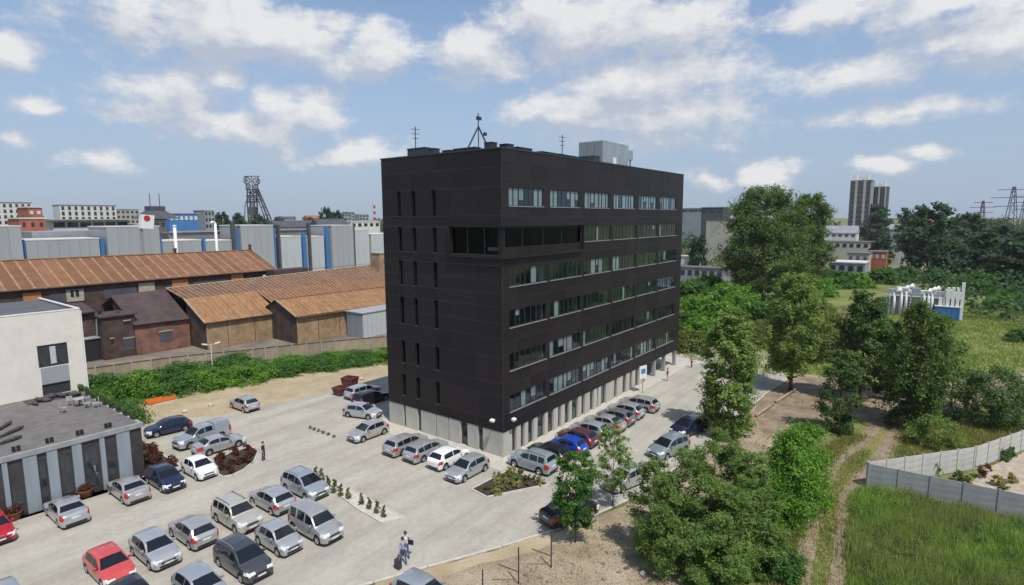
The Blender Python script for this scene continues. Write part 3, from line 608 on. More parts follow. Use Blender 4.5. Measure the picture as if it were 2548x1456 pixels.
window(lb, (0, WY, 0), (1, 0, 0), (0, -1, 0), -23.82, -21.45, 7.45, 9.62, [-23.82, -22.92, -22.34, -21.45], MAT['frame'], MAT['glass_far'], fw_=.12, mull=.14, rec=.1)
MB().box(-22.86, -22.4, WY+.02, WY+.04, 7.7, 9.4).build('blind', MAT['blind'], lb)
MB().box(-23.72, -21.53, WY-.05, WY+.005, 5.8, 7.4).build('spandrel_panel', MAT['hall'], lb)
MB().box(-23.7, -21.55, WY+.1, WY+.14, PT+.05, 5.7).build('terrace_door', MAT['frame'], lb)
MB().tube([(WX+.06, WY-.06, .1), (WX+.06, WY-.06, 12.6)], .06, 6).build('downpipe', MAT['white'], lb)
for k, y in enumerate([23.6, 25.2, 26.8, 28.4, 30.0, 31.6, 33.2, 34.8, 36.4]):
    t = thing('planter_box', '%s dark clipped shrub box from the yard corner along terrace edge' % ['first', 'second', 'third', 'fourth', 'fifth', 'sixth', 'seventh', 'eighth', 'ninth'][k], 'planter', (PX+.0, y, PT+.09), 'shrub boxes along the terrace edge')
    MB().box(PX-.1, PX+.12, y-.4, y+.4, PT+.083, PT+.3).build('box', MAT['steel_dark'], t)
    PLANTERS = globals().setdefault('PLANTERS', []); PLANTERS.append((t, PX, y, PT+.3))
for k, (x, y) in enumerate([(-29.0, 22.6), (-27.0, 22.65), (-25.05, 22.7), (-23.1, 22.75)]):
    t = thing('roof_outlet', 'pair of small dark outlets on terrace edge, %s from left' % ['first', 'second', 'third', 'fourth'][k], 'roof outlet', (x, y+.3, PT+.02), 'outlets on the terrace edge')
    for s_ in (-.14, .14): MB().box(x+s_-.10, x+s_+.10, y+.2, y+.4, PT+.021, PT+.42).build('outlet', MAT['black_trim'], t)
def chair(x, y, z, rz, label):
    t = thing('terrace_chair', label, 'chair', (x, y, z), 'chairs on the terrace'); c, s_ = math.cos(rz), math.sin(rz)
    P = lambda a, b, h: (x+a*c-b*s_, y+a*s_+b*c, z+h)
    mb = MB(); mb.obox(P(0, 0, .42), (.24*c, .24*s_, 0), (-.24*s_, .24*c, 0), (0, 0, .03)); mb.build('seat', MAT['furniture'], t)
    mb = MB(); mb.obox(P(-.24, 0, .68), (.03*c, .03*s_, 0), (-.24*s_, .24*c, 0), (0, 0, .24)); mb.build('backrest', MAT['furniture'], t)
    for a, b in ((-.2, -.2), (.2, -.2), (.2, .2), (-.2, .2)): MB().bar(P(a, b, 0), P(a, b, .4), .04).build('leg', MAT['furniture'], t)
for p, rz, l in [((-23.0, 32.6), 1, 'pale chair on the terrace nearest the cream wall'), ((-22.1, 32.9), 2.4, 'pale chair right of another by the terrace table'), ((-22.3, 30.5), -.6, 'pale chair in front of the terrace table'), ((-24.1, 30.6), .2, 'lone pale chair left on the terrace'), ((-20.95+-.9, 29.9), 2.9, 'tilted pale chair near the right terrace edge')]:
    chair(p[0], p[1], PT+.02, rz, l)
t = thing('terrace_table', 'small square table among pale terrace chairs', 'table', (-22.6, 31.6, PT+.02))
MB().box(-23.05, -22.15, 31.15, 32.05, PT+.70, PT+.75).build('table_top', MAT['furniture'], t); MB().tube([(-22.6, 31.6, PT+.03), (-22.6, 31.6, PT+.70)], .05, 6).build('leg', MAT['steel_dark'], t)
t = thing('folded_parasol_heap', 'heap of dark folded parasols and covers against the cream wall', 'parasol heap', (-23.4, 36.2, PT+.02)); rr = random.Random(3)
for k in range(9):
    x, y = -25.0+k*.42, 36.6-.25*abs(k-4)+rr.uniform(-.5, .5); a = rr.uniform(0, 3.1); ln = rr.uniform(.9, 1.5)
    d = Vector((math.cos(a), math.sin(a), 0))*ln/2; c = Vector((x, y, PT+.22+.13*(k % 2)))
    MB().tube([c-d, c-d*.3, c+d*.3, c+d], [.08, .22, .2, .05], 7).build('canopy', MAT['umbrella'], t, smooth=True)
MB().box(-25.4, -21.3, 35.7, 37.4, PT+.021, PT+.09).build('ground_sheet', MAT['umbrella'], t)
for k, (a, b) in enumerate([((-30.5, 27.0), (-27.6, 30.8)), ((-31, 25.6), (-27.3, 28.6)), ((-31.2, 24.7), (-28.0, 25.9))]):
    t = thing('fallen_parasol', ['upper dark furled parasol lying at the left terrace end', 'middle dark furled parasol lying at the left terrace end', 'nearest dark furled parasol lying at the left terrace end'][k], 'parasol', (a[0], a[1], PT+.02), 'furled parasols on the terrace')
    A, B = Vector((*a, PT+.2)), Vector((*b, PT+.2)); MB().tube([A, A.lerp(B, .3), A.lerp(B, .9), B], [.03, .05, .17, .06], 7).build('canopy', MAT['umbrella'], t, smooth=True); MB().tube([A-(B-A).normalized()*.3, A.lerp(B, .05)], .03, 5).build('pole', MAT['steel'], t)
for k, D in enumerate([(212, 1236), (33, 1293)]):
    p = gp(*D); t = thing('tub_planter', ['round rust coloured tub between two silver cars by the podium', 'round rust coloured tub beside the red car by the podium'][k], 'planter', p, 'tubs by the podium')
    MB().lathe([(.0, .04), (.42, .02), (.55, .55), (.58, .6), (.5, .6), (.46, .5), (0, .5)], p, 14).build('tub', MAT['terracotta'], t, smooth=True); TUBS = globals().setdefault('TUBS', []); TUBS.append((t, p))
# ------------------------------------------------------------------ old works with rusty roofs
def sheet_roof(parent, name, x0, x1, e0, e1, r0, r1, w, m, seam, seed=1, over=.0, seam_h=.06, seam_w=.09):
    """sloping roof plane made of single sheets: eave line e0->e1, ridge line r0->r1 given as (y,z) at x0 and x1"""
    base = MB(); P = lambda t, s_, k=0: Vector((x0+(x1-x0)*t, (e0[0]+(e1[0]-e0[0])*t)*(1-s_)+(r0[0]+(r1[0]-r0[0])*t)*s_, (e0[1]+(e1[1]-e0[1])*t)*(1-s_)+(r0[1]+(r1[1]-r0[1])*t)*s_+k))
    n = max(1, int(round(abs(x1-x0)/w)))
    for i in range(n): base.poly([P(i/n, 0, -.09), P((i+1)/n, 0, -.09), P((i+1)/n, 1, -.09), P(i/n, 1, -.09)])
    base.poly([P(0, 0, -.09), P(0, 0, .0), P(1, 0, 0), P(1, 0, -.09)][::-1])
    b = base.build(name, seam, parent); rr = random.Random(seed)
    for i in range(n):
        t0, t1 = i/n, (i+1)/n; k = rr.uniform(0, .025); mb = MB(); g_ = .004/abs(x1-x0)
        s0 = -over-rr.uniform(0, .012)
        A, B, C_, D_ = P(t0+g_, s0, k), P(t1-g_, s0, k), P(t1-g_, 1, k), P(t0+g_, 1, k)
        mb.poly([A, B, C_, D_]); dz = Vector((0, 0, .05)); mb.poly([B-dz, B, A, A-dz][::-1]); 
        sw = seam_w/abs(x1-x0); a, b_, c, d = P(t0, s0, k+seam_h), P(t0+sw, s0, k+seam_h), P(t0+sw, 1, k+seam_h), P(t0, 1, k+seam_h); dz = Vector((0, 0, seam_h+.03))
        mb.poly([a, b_, c, d], 1); mb.poly([a-dz, a, d, d-dz], 1); mb.poly([b_-dz, c-dz, c, b_], 1); mb.poly([a-dz, b_-dz, b_, a], 1)
        mb.build('roof_sheet', [m, seam], b)
    return b
def panel_quads(parent, Y, items, name, n_out=.03):
    for x0, x1, z0, z1, m in items: piece(name, parent, ((x0+x1)/2, Y-n_out, (z0+z1)/2), (x1-x0, .09, z1-z0), m)

w1 = thing('long_warehouse', 'long sooty brick warehouse under a striped rust red sheet roof', 'warehouse', (-5, 95, 0))
mb = MB(); X0, X1 = -62, 28.4
mb.poly([(X0, 85.3, 0), (X1, 85.3, 0), (X1, 85.3, 10.9), (X0, 85.3, 10.9)]); mb.poly([(X1, 85.3, 0), (X1, 104.7, 0), (X1, 104.7, 10.9), (X1, 95, 14.75), (X1, 85.3, 10.9)]); mb.poly([(X0, 104.7, 0), (X0, 104.7, 10.9), (X1, 104.7, 10.9), (X1, 104.7, 0)])
mb.build('wall', MAT['brick_dark'], w1)
rf = sheet_roof(w1, 'front_roof', X0, X1+.35, (84.8, 10.8), (84.8, 10.8), (95, 15.05), (95, 14.6), 1.8, MAT['rust'], MAT['seam'], 2, seam_w=.34, seam_h=.05)
sheet_roof(w1, 'rear_roof', X0, X1+.35, (105.2, 10.8), (105.2, 10.8), (95.02, 15.05), (95.02, 14.6), 6, MAT['rust_light'], MAT['seam'], 3)
MB().bar((X0, 95, 15.16), (X1+.35, 95, 14.7), .5, .14).build('ridge_cap', MAT['rust_light'], w1)
MB().bar((X1+.40, 84.8, 10.72), (X1+.40, 95, 14.62), .1, .3).build('verge_board', MAT['board_pale'], w1)
MB().tube([(X0, 84.74, 10.66), (X1+.3, 84.74, 10.66)], .1, 6).build('gutter', MAT['seam_dark'], w1)
for D0, D1, y0, y1, m in [(57, 103, 730, 757, 'board'), (345, 385, 705, 730, 'board_pale'), (428, 468, 697, 722, 'board'), (575, 605, 683, 705, 'board')]:
    a = onY(D0, (y0+y1)/2, 85.3); b = onY(D1, (y0+y1)/2, 85.3); zt, zb = onY(D0, y0, 85.3).z, onY(D0, y1+6, 85.3).z
    o_ = MB().box(a.x, b.x, 85.2, 85.28, zb, zt).build('boarded_window', MAT[m], w1); MB().box(a.x-.08, b.x+.08, 85.12, 85.2, zt, zt+.12).build('lintel', MAT['brick_dark'], o_)
a = onY(165, 740, 85.3); b = onY(209, 740, 85.3); zt, zb = onY(165, 722, 85.3).z, onY(165, 752, 85.3).z
o_ = MB().box(a.x, b.x, 85.18, 85.28, zb, zt).build('vent_frame', MAT['board_pale'], w1)
for k in (.33, .62): MB().box(a.x+(b.x-a.x)*k-.22, a.x+(b.x-a.x)*k+.22, 85.12, 85.17, zb+.8, zt-.05).build('opening', MAT['black_trim'], o_)
for D0, D1 in [(480, 565), (120, 160), (255, 335)]:
    a = onY(D0, 700, 85.3); b = onY(D1, 690, 85.3); MB().box(a.x, b.x, 85.22, 85.28, 8.0, 9.6).build('dark_window_band', MAT['far_dark'], w1)
for D in [(112, 715), (268, 702), (650, 676)]:
    c = onY(*D, 86.2); mb = MB(); mb.tube([c+Vector((-.9, 0, .1)), c+Vector((-.4, 0, .42)), c+Vector((.4, 0, .42)), c+Vector((.9, 0, .1))], .09, 5); mb.build('roof_hoop', MAT['seam_dark'], w1)
c = onY(657, 688, 85.2); MB().box(c.x-.3, c.x+.3, 85.05, 85.2, c.z-.35, c.z+.35).build('wall_lamp', MAT['white'], w1)
def chimney(name, label, c, h, r, m, cap=True, hook=False):
    t = thing(name, label, 'flue', c); c = Vector(c); MB().tube([c, c+ZV*h], r, 10).build('pipe', m, t, smooth=True)
    if cap: MB().lathe([(r*1.3, h-.2), (r*1.3, h+.1), (0, h+.25)], c, 10).build('cowl', m, t)
    if hook: MB().tube([c+ZV*h, c+ZV*(h+.35)+Vector((-.5, 0, 0)), c+ZV*(h+.1)+Vector((-1.3, 0, 0))], r*.95, 8).build('elbow', m, t)
    return t
chimney('roof_vent_pipe', 'short dark cowled vent on the far end of the rust roof ridge', (onY(622, 625, 95).x, 95, 14.75), 1.0, .3, MAT['seam_dark'])
chimney('roof_vent_pipe', 'short dark cowled vent halfway along the rust roof ridge', (onY(436, 637, 95).x, 95, 14.7), .9, .3, MAT['seam_dark'])

w2 = thing('brick_sheds', 'row of ochre brick sheds with striped orange sheet roofs behind the office', 'sheds', (20, 70, 0))
mb = MB()
def prism(mb, x0, x1, y0, y1, z0, z1, mi=0):    # shed body: front height z0, back height z1; left wall takes darker brick as painted shade
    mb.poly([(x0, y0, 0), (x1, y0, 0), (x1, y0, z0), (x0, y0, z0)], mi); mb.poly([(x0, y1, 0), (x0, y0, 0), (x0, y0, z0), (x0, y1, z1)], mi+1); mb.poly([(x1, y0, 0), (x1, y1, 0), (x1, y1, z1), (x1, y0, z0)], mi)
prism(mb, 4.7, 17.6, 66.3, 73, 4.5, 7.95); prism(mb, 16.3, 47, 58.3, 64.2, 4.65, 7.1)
mb.poly([(16.3, 70, 0), (16.3, 64.2, 0), (16.3, 64.2, 7.1), (16.3, 70, 4.6)], 1)  # left wall again in the dark brick, its shade put into colour
mb.build('wall', [MAT['brick'], MAT['brick_dark']], w2)  # second brick darkens the left walls in place of shade
sheet_roof(w2, 'shed_roof', 4.4, 17.4, (65.9, 4.62), (65.9, 4.62), (73, 8.05), (73, 8.05), .85, MAT['rust_light'], MAT['seam'], 4, seam_w=.26)
sheet_roof(w2, 'annex_roof', 16.0, 47.2, (57.9, 4.85), (57.9, 4.6), (64.2, 7.3), (64.2, 7.1), .85, MAT['rust_light'], MAT['seam'], 5, seam_w=.26)
sheet_roof(w2, 'annex_rear_roof', 16.0, 47.2, (70, 4.6), (70, 4.6), (64.22, 7.3), (64.22, 7.1), 6, MAT['rust_brown'], MAT['seam_dark'], 6)
sheet_roof(w2, 'upper_roof', 4.4, 62, (73.02, 8.05), (73.02, 7.8), (80, 9.35), (80, 10.7), .9, MAT['rust_brown'], MAT['seam'], 7, seam_w=.26)
sheet_roof(w2, 'middle_roof', 17.45, 62, (64.6, 5.1), (64.6, 5.1), (73, 8.05), (73, 7.9), .85, MAT['rust'], MAT['seam'], 8, seam_w=.26)
sheet_roof(w2, 'upper_rear_roof', -3.9, 62, (85.2, 7), (85.2, 7), (80.02, 8.9), (80.02, 10.7), 6, MAT['rust_brown'], MAT['seam_dark'], 9)
a, b = Vector((4.36, 65.9, 4.62)), Vector((4.36, 73, 8.08)); MB().bar(a, b, .12, .22).build('verge_board', MAT['board_pale'], w2)
a, b = Vector((15.96, 57.9, 4.86)), Vector((15.96, 64.2, 7.34)); MB().bar(a, b, .12, .22).build('verge_board', MAT['board_pale'], w2)
MB().bar((4.4, 80, 9.45), (62, 80, 10.8), .4, .12).build('ridge_cap', MAT['board_pale'], w2)
MB().bar((16, 64.2, 7.4), (47, 64.2, 7.18), .3, .1).build('ridge_cap', MAT['rust_light'], w2)
for x0, x1, y in ((4.7, 17, 65.86), (16.3, 47, 57.86)): MB().tube([(x0, y, 4.55), (x1, y, 4.5)], .1, 6).build('gutter', MAT['seam_dark'], w2)
for x in (8.2, 13.0, 20.5, 25.0):
    y = 66.28 if x < 17 else 58.28; MB().box(x-.04, x+.04, y-.08, y-.01, .2, 4.3).build('downpipe', MAT['seam_dark'], w2)
c = onY(940, 655, 78); o_ = MB().box(c.x-1.2, c.x+3, 76, 79, 6, c.z+2.4).build('chimney_stack', MAT['brick'], w2); MB().box(c.x-1.35, c.x+3.15, 75.85, 79.15, c.z+2.402, c.z+2.6).build('chimney_cap', MAT['board_pale'], o_)
o_ = MB().box(25.5, 33.5, 80.5, 83.5, 6.5, 11.0).build('low_roof_house', MAT['brown_roof'], w2)

w3 = thing('brick_annex', 'sooty red brick annex with brown felt roof and small tower block', 'annex', (-3, 74, 0))
mb = MB(); prism(mb, -3.9, 4.36, 71.6, 80, 4.95, 8.7); mb.build('wall', [MAT['brick_red'], MAT['brick_dark']], w3)  # annex left wall likewise coloured dark for its shaded side
sheet_roof(w3, 'felt_roof', -4.1, 4.3, (71.2, 5.0), (71.2, 4.9), (80, 8.95), (80, 9.3), 2.8, MAT['brown_roof'], MAT['brown_roof'], 10, seam_h=.02)
mb = MB(); mb.box(-8.2, -3.6, 72.0, 77, 0, 6.62); mb.build('tower_wall', MAT['brick_dark'], w3)
MB().box(-8.5, -3.35, 71.7, 77.3, 6.63, 6.85).build('tower_roof', MAT['brown_roof'], w3)
MB().box(-13, -8.2, 74.5, 80, 0, 7.6).build('side_wing', MAT['brick_dark'], w3)
mb = MB(); mb.obox((-10.8, 76.8, 7.9), (2.6, 0, 0), (0, 2.9, .5), (0, -.02, .1)); mb.build('side_roof', MAT['brown_roof'], w3)
MB().box(-10.5, -8.3, 73.2, 74.48, 0, 3.4).build('open_bay', MAT['black_trim'], w3); MB().box(-10.7, -8.22, 73.0, 74.49, 3.402, 3.6).build('bay_roof', MAT['concrete_grey'], w3)
for x0, x1, z0, z1, m, y in [(-5.2, -4.3, 5.2, 5.7, 'black_trim', 72), (-5.4, -4.0, 1.0, 2.9, 'far_dark', 72), (-7.2, -6.8, 2.4, 3.2, 'black_trim', 72), (-.4, 1.6, 1.6, 3.2, 'far_dark', 71.6)]:
    o_ = MB().box(x0, x1, y-.04, y-.005, z0, z1).build('window', MAT[m], w3); MB().box(x0-.1, x1+.1, y-.1, y-.005, z1+.003, z1+.16).build('lintel', MAT['board_pale'], o_)
MB().tube([(-8.5, 73.0, 6.4), (-8.6, 72.9, 4), (-8.9, 73.1, 3.7)], .09, 6).build('downpipe', MAT['steel'], w3)
MB().lathe([(.28, 0), (.28, .5), (0, .62)], (-7.4, 75, 6.86), 8).build('roof_vent', MAT['black_trim'], w3)
MB().box(-5.5, -5.1, 73.4, 73.8, 6.86, 7.2).build('chimney', MAT['brick_dark'], w3)

w4 = thing('metal_shed', 'pale blue grey sheet metal shed beside the ochre brick shed', 'shed', (30, 55, 0))
for k in range(10): piece('wall_sheet', w4, (26.6+k*1.05, 52.9, 2.25), (1.0, .1, 4.5), MAT['hall_pale'])
for k in range(4): piece('wall_sheet', w4, (26.0, 53.5+k*1.05, 2.25), (.1, 1.0, 4.5), MAT['panel_blue'])
MB().box(25.8, 37.2, 52.7, 57.8, 4.52, 4.66).build('roof', MAT['hall'], w4); MB().box(26.1, 37, 53, 57.6, 0, 4.5).build('inner_wall', MAT['hall'], w4)

# low boundary wall of the works: concrete posts and slabs
bwll = thing('boundary_wall', 'low weathered concrete slab wall between the shrubs and the brick sheds', 'wall', (8, 57, 0))
pts = [gp(x, y) for x, y in [(150, 962), (240, 950), (330, 936), (470, 917), (600, 904), (690, 893), (800, 881), (958, 866), (1060, 857)]]
for a, b in zip(pts, pts[1:]):
    n = int((b-a).length/2.4)+1; d = (b-a)/n; rz = math.atan2(d.y, d.x)
    for k in range(n):
        c = a+d*(k+.5); piece('wall_slab', bwll, c+ZV*.99, (d.length-.2, .08, 1.9), MAT['old_wall'], rz)
        piece('post', bwll, a+d*k+ZV*1.05, (.17, .17, 2.1), MAT['concrete_grey'], rz)
        piece('coping', bwll, c+ZV*1.975, (d.length-.19, .18, .07), MAT['seam_dark'], rz)
lp = gp(531, 947); t = thing('street_lamp', 'slim pale lamp post standing among the shrubs before the brick sheds', 'lamp', lp)
MB().tube([lp, lp+ZV*5.0], [.09, .06], 7).build('pole', MAT['concrete_pale'], t, smooth=True); MB().bar(lp+ZV*4.96+Vector((-.75, .2, 0)), lp+ZV*4.96+Vector((.75, -.2, 0)), .12, .1).build('arm', MAT['concrete_pale'], t)
for s_ in (-1, 1): MB().obox(lp+ZV*5.08+Vector((.75*s_, -.2*s_, 0)), (.3, -.08, .06*s_), (.04, .14, 0), (0, 0, .07)).build('lamp_head', MAT['white'], t)
op = gp(400, 998); t = thing('orange_trough', 'bright orange plastic trough lying at the edge of the shrubs', 'trough', op)
mb = MB()
for p, q in (((-1.5, -.45), (1.5, -.45)), ((1.5, -.45), (1.5, .45)), ((1.5, .45), (-1.5, .45)), ((-1.5, .45), (-1.5, -.45))): mb.bar(op+Vector((*p, .22)), op+Vector((*q, .22)), .14, .36)
mb.build('side', MAT['orange'], t); MB().obox(op+ZV*.12, (1.42, 0, 0), (0, .37, 0), (0, 0, .05)).build('floor', MAT['orange'], t)
for k, (D, s_) in enumerate([((460, 1026), .28), ((524, 1010), .30), ((900, 945), .3), ((1600, 1430), .2)]):
    p = gp(*D); r_ = random.Random(k); t = MB(); bm = bmesh.new(); bmesh.ops.create_icosphere(bm, subdivisions=2, radius=s_)
    for v in bm.verts: v.co *= r_.uniform(.8, 1.15); v.co.z *= .7; v.co += p+ZV*(s_*.45)
    me = bpy.data.meshes.new('boulder'); bm.to_mesh(me); bm.free(); o_ = link('boulder', me, MAT['stone'])
    tag(o_, ['pale boulder on the sandy strip left of centre', 'pale boulder on the sandy strip nearer the silver hatchback', 'pale boulder on sand behind the skips', 'pale stone lying below the big willow bush'][k], 'boulder')
def skip(label, c, w, l, h, m, rz):
    t = thing('skip', label, 'skip', c); c = Vector(c); ca, sa = math.cos(rz), math.sin(rz); P = lambda a, b, z: c+Vector((a*ca-b*sa, a*sa+b*ca, z)); mb = MB(); q = .78
    lo = [(-w*q/2, -l*q/2), (w*q/2, -l*q/2), (w*q/2, l*q/2), (-w*q/2, l*q/2)]; hi = [(-w/2, -l/2), (w/2, -l/2), (w/2, l/2), (-w/2, l/2)]
    for i in range(4):
        j = (i+1) % 4; mb.poly([P(*lo[i], .1), P(*lo[j], .1), P(*hi[j], h), P(*hi[i], h)]); mb.poly([P(*lo[j], .16), P(*lo[i], .16), P(hi[i][0]*.97, hi[i][1]*.97, h), P(hi[j][0]*.97, hi[j][1]*.97, h)])
    mb.poly([P(*p, .16) for p in lo]); mb.poly([P(*p, .1) for p in lo][::-1]); mb.build('body', m, t)
    for i in range(4): MB().bar(P(*hi[i], h), P(*hi[(i+1) % 4], h), .1).build('rim', m, t)
    for s_ in (-1, 1): MB().bar(P(-w*.38*1, s_*l*.3, .05), P(w*.38, s_*l*.3, .05), .12).build('skid', MAT['steel_dark'], t)
skip('tall oxide red steel skip behind the parked cars at the yard corner', gp(871, 968), 1.5, 1.7, 1.5, MAT['rusty_red'], .3)
skip('low oxide red steel skip left of the taller one', gp(847, 983), 1.3, 1.6, .95, MAT['rusty_red'], .1)

# ------------------------------------------------------------------ grey hall with blue strips
HY = 150.0
def bx(Da, Db, yt, yb, Y): a, b = onY(Da, yt, Y), onY(Db, yt, Y); return a.x, b.x, onY((Da+Db)/2, yb, Y).z, (a.z+b.z)/2
hall = thing('clad_hall', 'long grey metal clad hall with tall blocks and blue vertical strips', 'industrial hall', (60, 158, 0))
segs = [(-120, 46, 565, 'hall', 1.6), (62, 246, 597, 'hall', 0), (258, 389, 565, 'hall', 1.6), (402, 500, 600, 'hall', 0), (510, 578, 600, 'hall', 0), (591, 672, 562, 'hall', 1.6), (692, 748, 590, 'hall_pale', 0), (762, 805, 590, 'hall_pale', 0), (817, 871, 562, 'hall', 1.6), (878, 917, 573, 'hall_pale', 0), (922, 1000, 583, 'hall_pale', 0)]
for a, b, yt, m, pr_ in segs:
    x0, x1, _, z1 = bx(a, b, yt, 650, HY); o_ = MB().box(x0, x1, HY-pr_, HY+12, 0, z1).build('wall_block', MAT[m], hall); MB().box(x0-.15, x1+.15, HY-pr_-.15, HY+12.1, z1+.005, z1+.3).build('coping', MAT['far_white'], o_)
    n = max(2, int((x1-x0)/2.2))
    for k in range(n):
        piece('cladding_sheet', o_, (x0+(k+.5)*(x1-x0)/n, HY-pr_-.06, z1/2+2), ((x1-x0)/n-.05, .08, z1-4.2), MAT[m])
for a, b, yt in [(48, 59, 596), (248, 257, 594), (391, 400, 588), (502, 508, 590), (582, 589, 566), (674, 682, 568), (750, 758, 578), (807, 815, 566)]:
    x0, x1, _, z1 = bx(a, b, yt, 650, HY); MB().box(x0, x1, HY-.5, HY+.5, 0, z1).build('blue_strip', MAT['hall_blue'], hall)
for a, b, yt in [(686, 691, 560), (762, 767, 556), (871, 877, 562), (572, 579, 552)]:
    x0, x1, _, z1 = bx(a, b, yt, 650, HY); MB().box(x0, x1, HY-1.2, HY+.3, 0, z1).build('column', MAT['far_dark'], hall)
x0, x1, _, z1 = bx(405, 760, 575, 600, HY+16); MB().box(x0, x1, HY+12, HY+30, 0, z1).build('rear_roof', MAT['far_roof'], hall); MB().box(x0, x1, HY+11.5, HY+12, z1+.01, z1+.5).build('rear_gutter', MAT['far_grey'], hall)
x0, x1, _, z1 = bx(60, 250, 575, 600, HY+20); MB().box(x0, x1, HY+13, HY+40, 0, z1).build('rear_block', MAT['far_grey'], hall)
a = onY(440, 640, 128); chimney('white_flue', 'straight white flue standing before the grey hall', (a.x, 128, 0), onY(440, 562, 128).z, .38, MAT['white'])
a = onY(541, 640, 128); chimney('white_flue', 'white flue with a bent top before the grey hall', (a.x, 128, 0), onY(541, 556, 128).z, .34, MAT['white'], cap=False, hook=True)
a = onY(357, 640, 135); t = thing('billboard_mast', 'white rounded sign with a red dot on a tall grey mast', 'sign', (a.x, 135, 0)); zt = onY(357, 570, 135).z
MB().tube([(a.x, 135, 0), (a.x, 135, zt)], .35, 8).build('mast', MAT['far_grey'], t)
zc = onY(365, 552, 135).z; xc = onY(364, 552, 135).x
MB().obox((xc, 135, zc), (1.5, 0, -.15), (0, .8, 0), (.25, 0, 1.75)).build('sign_box', MAT['white'], t); MB().lathe([(0, -.9), (.75, -.9), (.75, -.82), (0, -.82)], (xc-.1, 135, zc+.9), 14, axis='Y').build('red_dot', MAT['lamp_red'], t)

# ------------------------------------------------------------------ distant town on the left
def far_house(name, label, cat, D0, D1, yt, rng_, wall_m, roof_m, win=(0, 0), depth=12, roofh=0, wm='glass_far', face='Y', group=None, wfrac=(.55, .5), over=.4):
    """block facing the camera side at range rng_, with a grid of real windows (cols, rows)"""
    A, B = atr(D0, yt, rng_), atr(D1, yt, rng_)
    if face == 'Y': Y = (A.y+B.y)/2; A, B = onY(D0, yt, Y), onY(D1, yt, Y); o0 = Vector((A.x, Y, 0)); u, n = Vector((1, 0, 0)), Vector((0, -1, 0)); w = B.x-A.x
    else: X = (A.x+B.x)/2; A, B = onX(D0, yt, X), onX(D1, yt, X); o0 = Vector((X, A.y, 0)); u, n = Vector((0, -1, 0)), Vector((-1, 0, 0)); w = A.y-B.y
    h = (A.z+B.z)/2; c = o0+u*(w/2)-n*(depth/2); t = thing(name, label, cat, (c.x, c.y, 0), group)
    hb = h-roofh; MB().obox(c+ZV*(hb/2), u*(w/2), n*(depth/2), ZV*(hb/2)).build('wall', MAT[wall_m], t)
    if roofh:
        mb = MB(); P = lambda a, b, z: c+u*(a*(w/2+over))+n*(b*(depth/2+over))+ZV*z
        mb.poly([P(-1, 1, hb), P(1, 1, hb), P(1, 0, h), P(-1, 0, h)]); mb.poly([P(-1, -1, hb), P(-1, 0, h), P(1, 0, h), P(1, -1, hb)]); mb.poly([P(-1, 1, hb), P(-1, 0, h), P(-1, -1, hb)]); mb.poly([P(1, 1, hb), P(1, -1, hb), P(1, 0, h)]); mb.build('roof', MAT[roof_m], t)
    else: MB().obox(c+ZV*(h+.2), u*(w/2+over*.5), n*(depth/2+over*.5), ZV*.19).build('roof', MAT[roof_m], t)
    cols, rows = win; vis0 = max(1.0, hb-rows*3.1)
    for r_ in range(rows):
        for k in range(cols):
            a = (k+.5)/cols*w; z = hb-(r_+.5)*(hb-vis0)/max(1, rows)
            piece('window', t, o0+u*a+n*.05+ZV*z, (w/cols*wfrac[0], .12, min(3.1, (hb-vis0)/rows)*wfrac[1]), MAT[wm], math.atan2(u.y, u.x))
    return t
far_house('apartment_block', 'pale apartment block at the left edge of the skyline', 'apartments', -30, 78, 505, 430, 'far_white', 'far_roof', (7, 7), wfrac=(.45, .6))
far_house('apartment_block', 'long white apartment block with tall dark window bays on the skyline', 'apartments', 147, 288, 512, 430, 'far_white', 'far_roof', (9, 6), wfrac=(.42, .7))
far_house('apartment_block', 'pale green roofed apartments right of the long white block', 'apartments', 288, 345, 522, 460, 'far_beige', 'far_grey', (5, 4))
far_house('brick_works', 'red brick works building with white upper floor beside the grey hall', 'works building', 47, 112, 545, 215, 'far_red', 'far_white', (3, 3), wfrac=(.35, .4))
far_house('brick_works', 'small red brick block with white floor bands above the works', 'works building', 68, 104, 517, 240, 'far_red', 'far_white', (2, 3), wfrac=(.5, .35), wm='far_white')
far_house('market_hall', 'low cream roofed hall with a band of dark glazing', 'hall', 130, 318, 548, 260, 'far_white', 'far_beige', (6, 1), depth=25, wfrac=(.85, .55), over=3)
far_house('low_hall', 'low beige hall between cream hall and watch tower', 'hall', 315, 382, 560, 265, 'far_beige', 'far_beige', (3, 1))
tw = far_house('watch_tower', 'stone tower with overhanging dark pyramid roof and aerials', 'tower', 383, 412, 548, 215, 'far_beige', 'far_dark', (2, 2), depth=6, wfrac=(.3, .4))
c = Vector(tw.location); zt = onY(398, 548, c.y-3).z; mb = MB(); zp = zt+4.4
for a, b in (((-1, -1), (1, -1)), ((1, -1), (1, 1)), ((1, 1), (-1, 1)), ((-1, 1), (-1, -1))): mb.poly([(c.x+a[0]*5.2, c.y+a[1]*5.2, zt+.4), (c.x+b[0]*5.2, c.y+b[1]*5.2, zt+.4), (c.x+b[0]*2.2, c.y+b[1]*2.2, zp-1.4), (c.x+a[0]*2.2, c.y+a[1]*2.2, zp-1.4)])
mb.box(c.x-2.2, c.x+2.2, c.y-2.2, c.y+2.2, zp-1.4, zp); mb.poly([(c.x-5.2, c.y-5.2, zt+.4), (c.x-5.2, c.y+5.2, zt+.4), (c.x+5.2, c.y+5.2, zt+.4), (c.x+5.2, c.y-5.2, zt+.4)]); mb.build('pyramid_roof', MAT['far_dark'], tw)
for s_ in (-1.3, 1.5): MB().tube([(c.x+s_, c.y, zp-.1), (c.x+s_, c.y, zp+4)], .12, 5).build('aerial', MAT['iron'], tw)
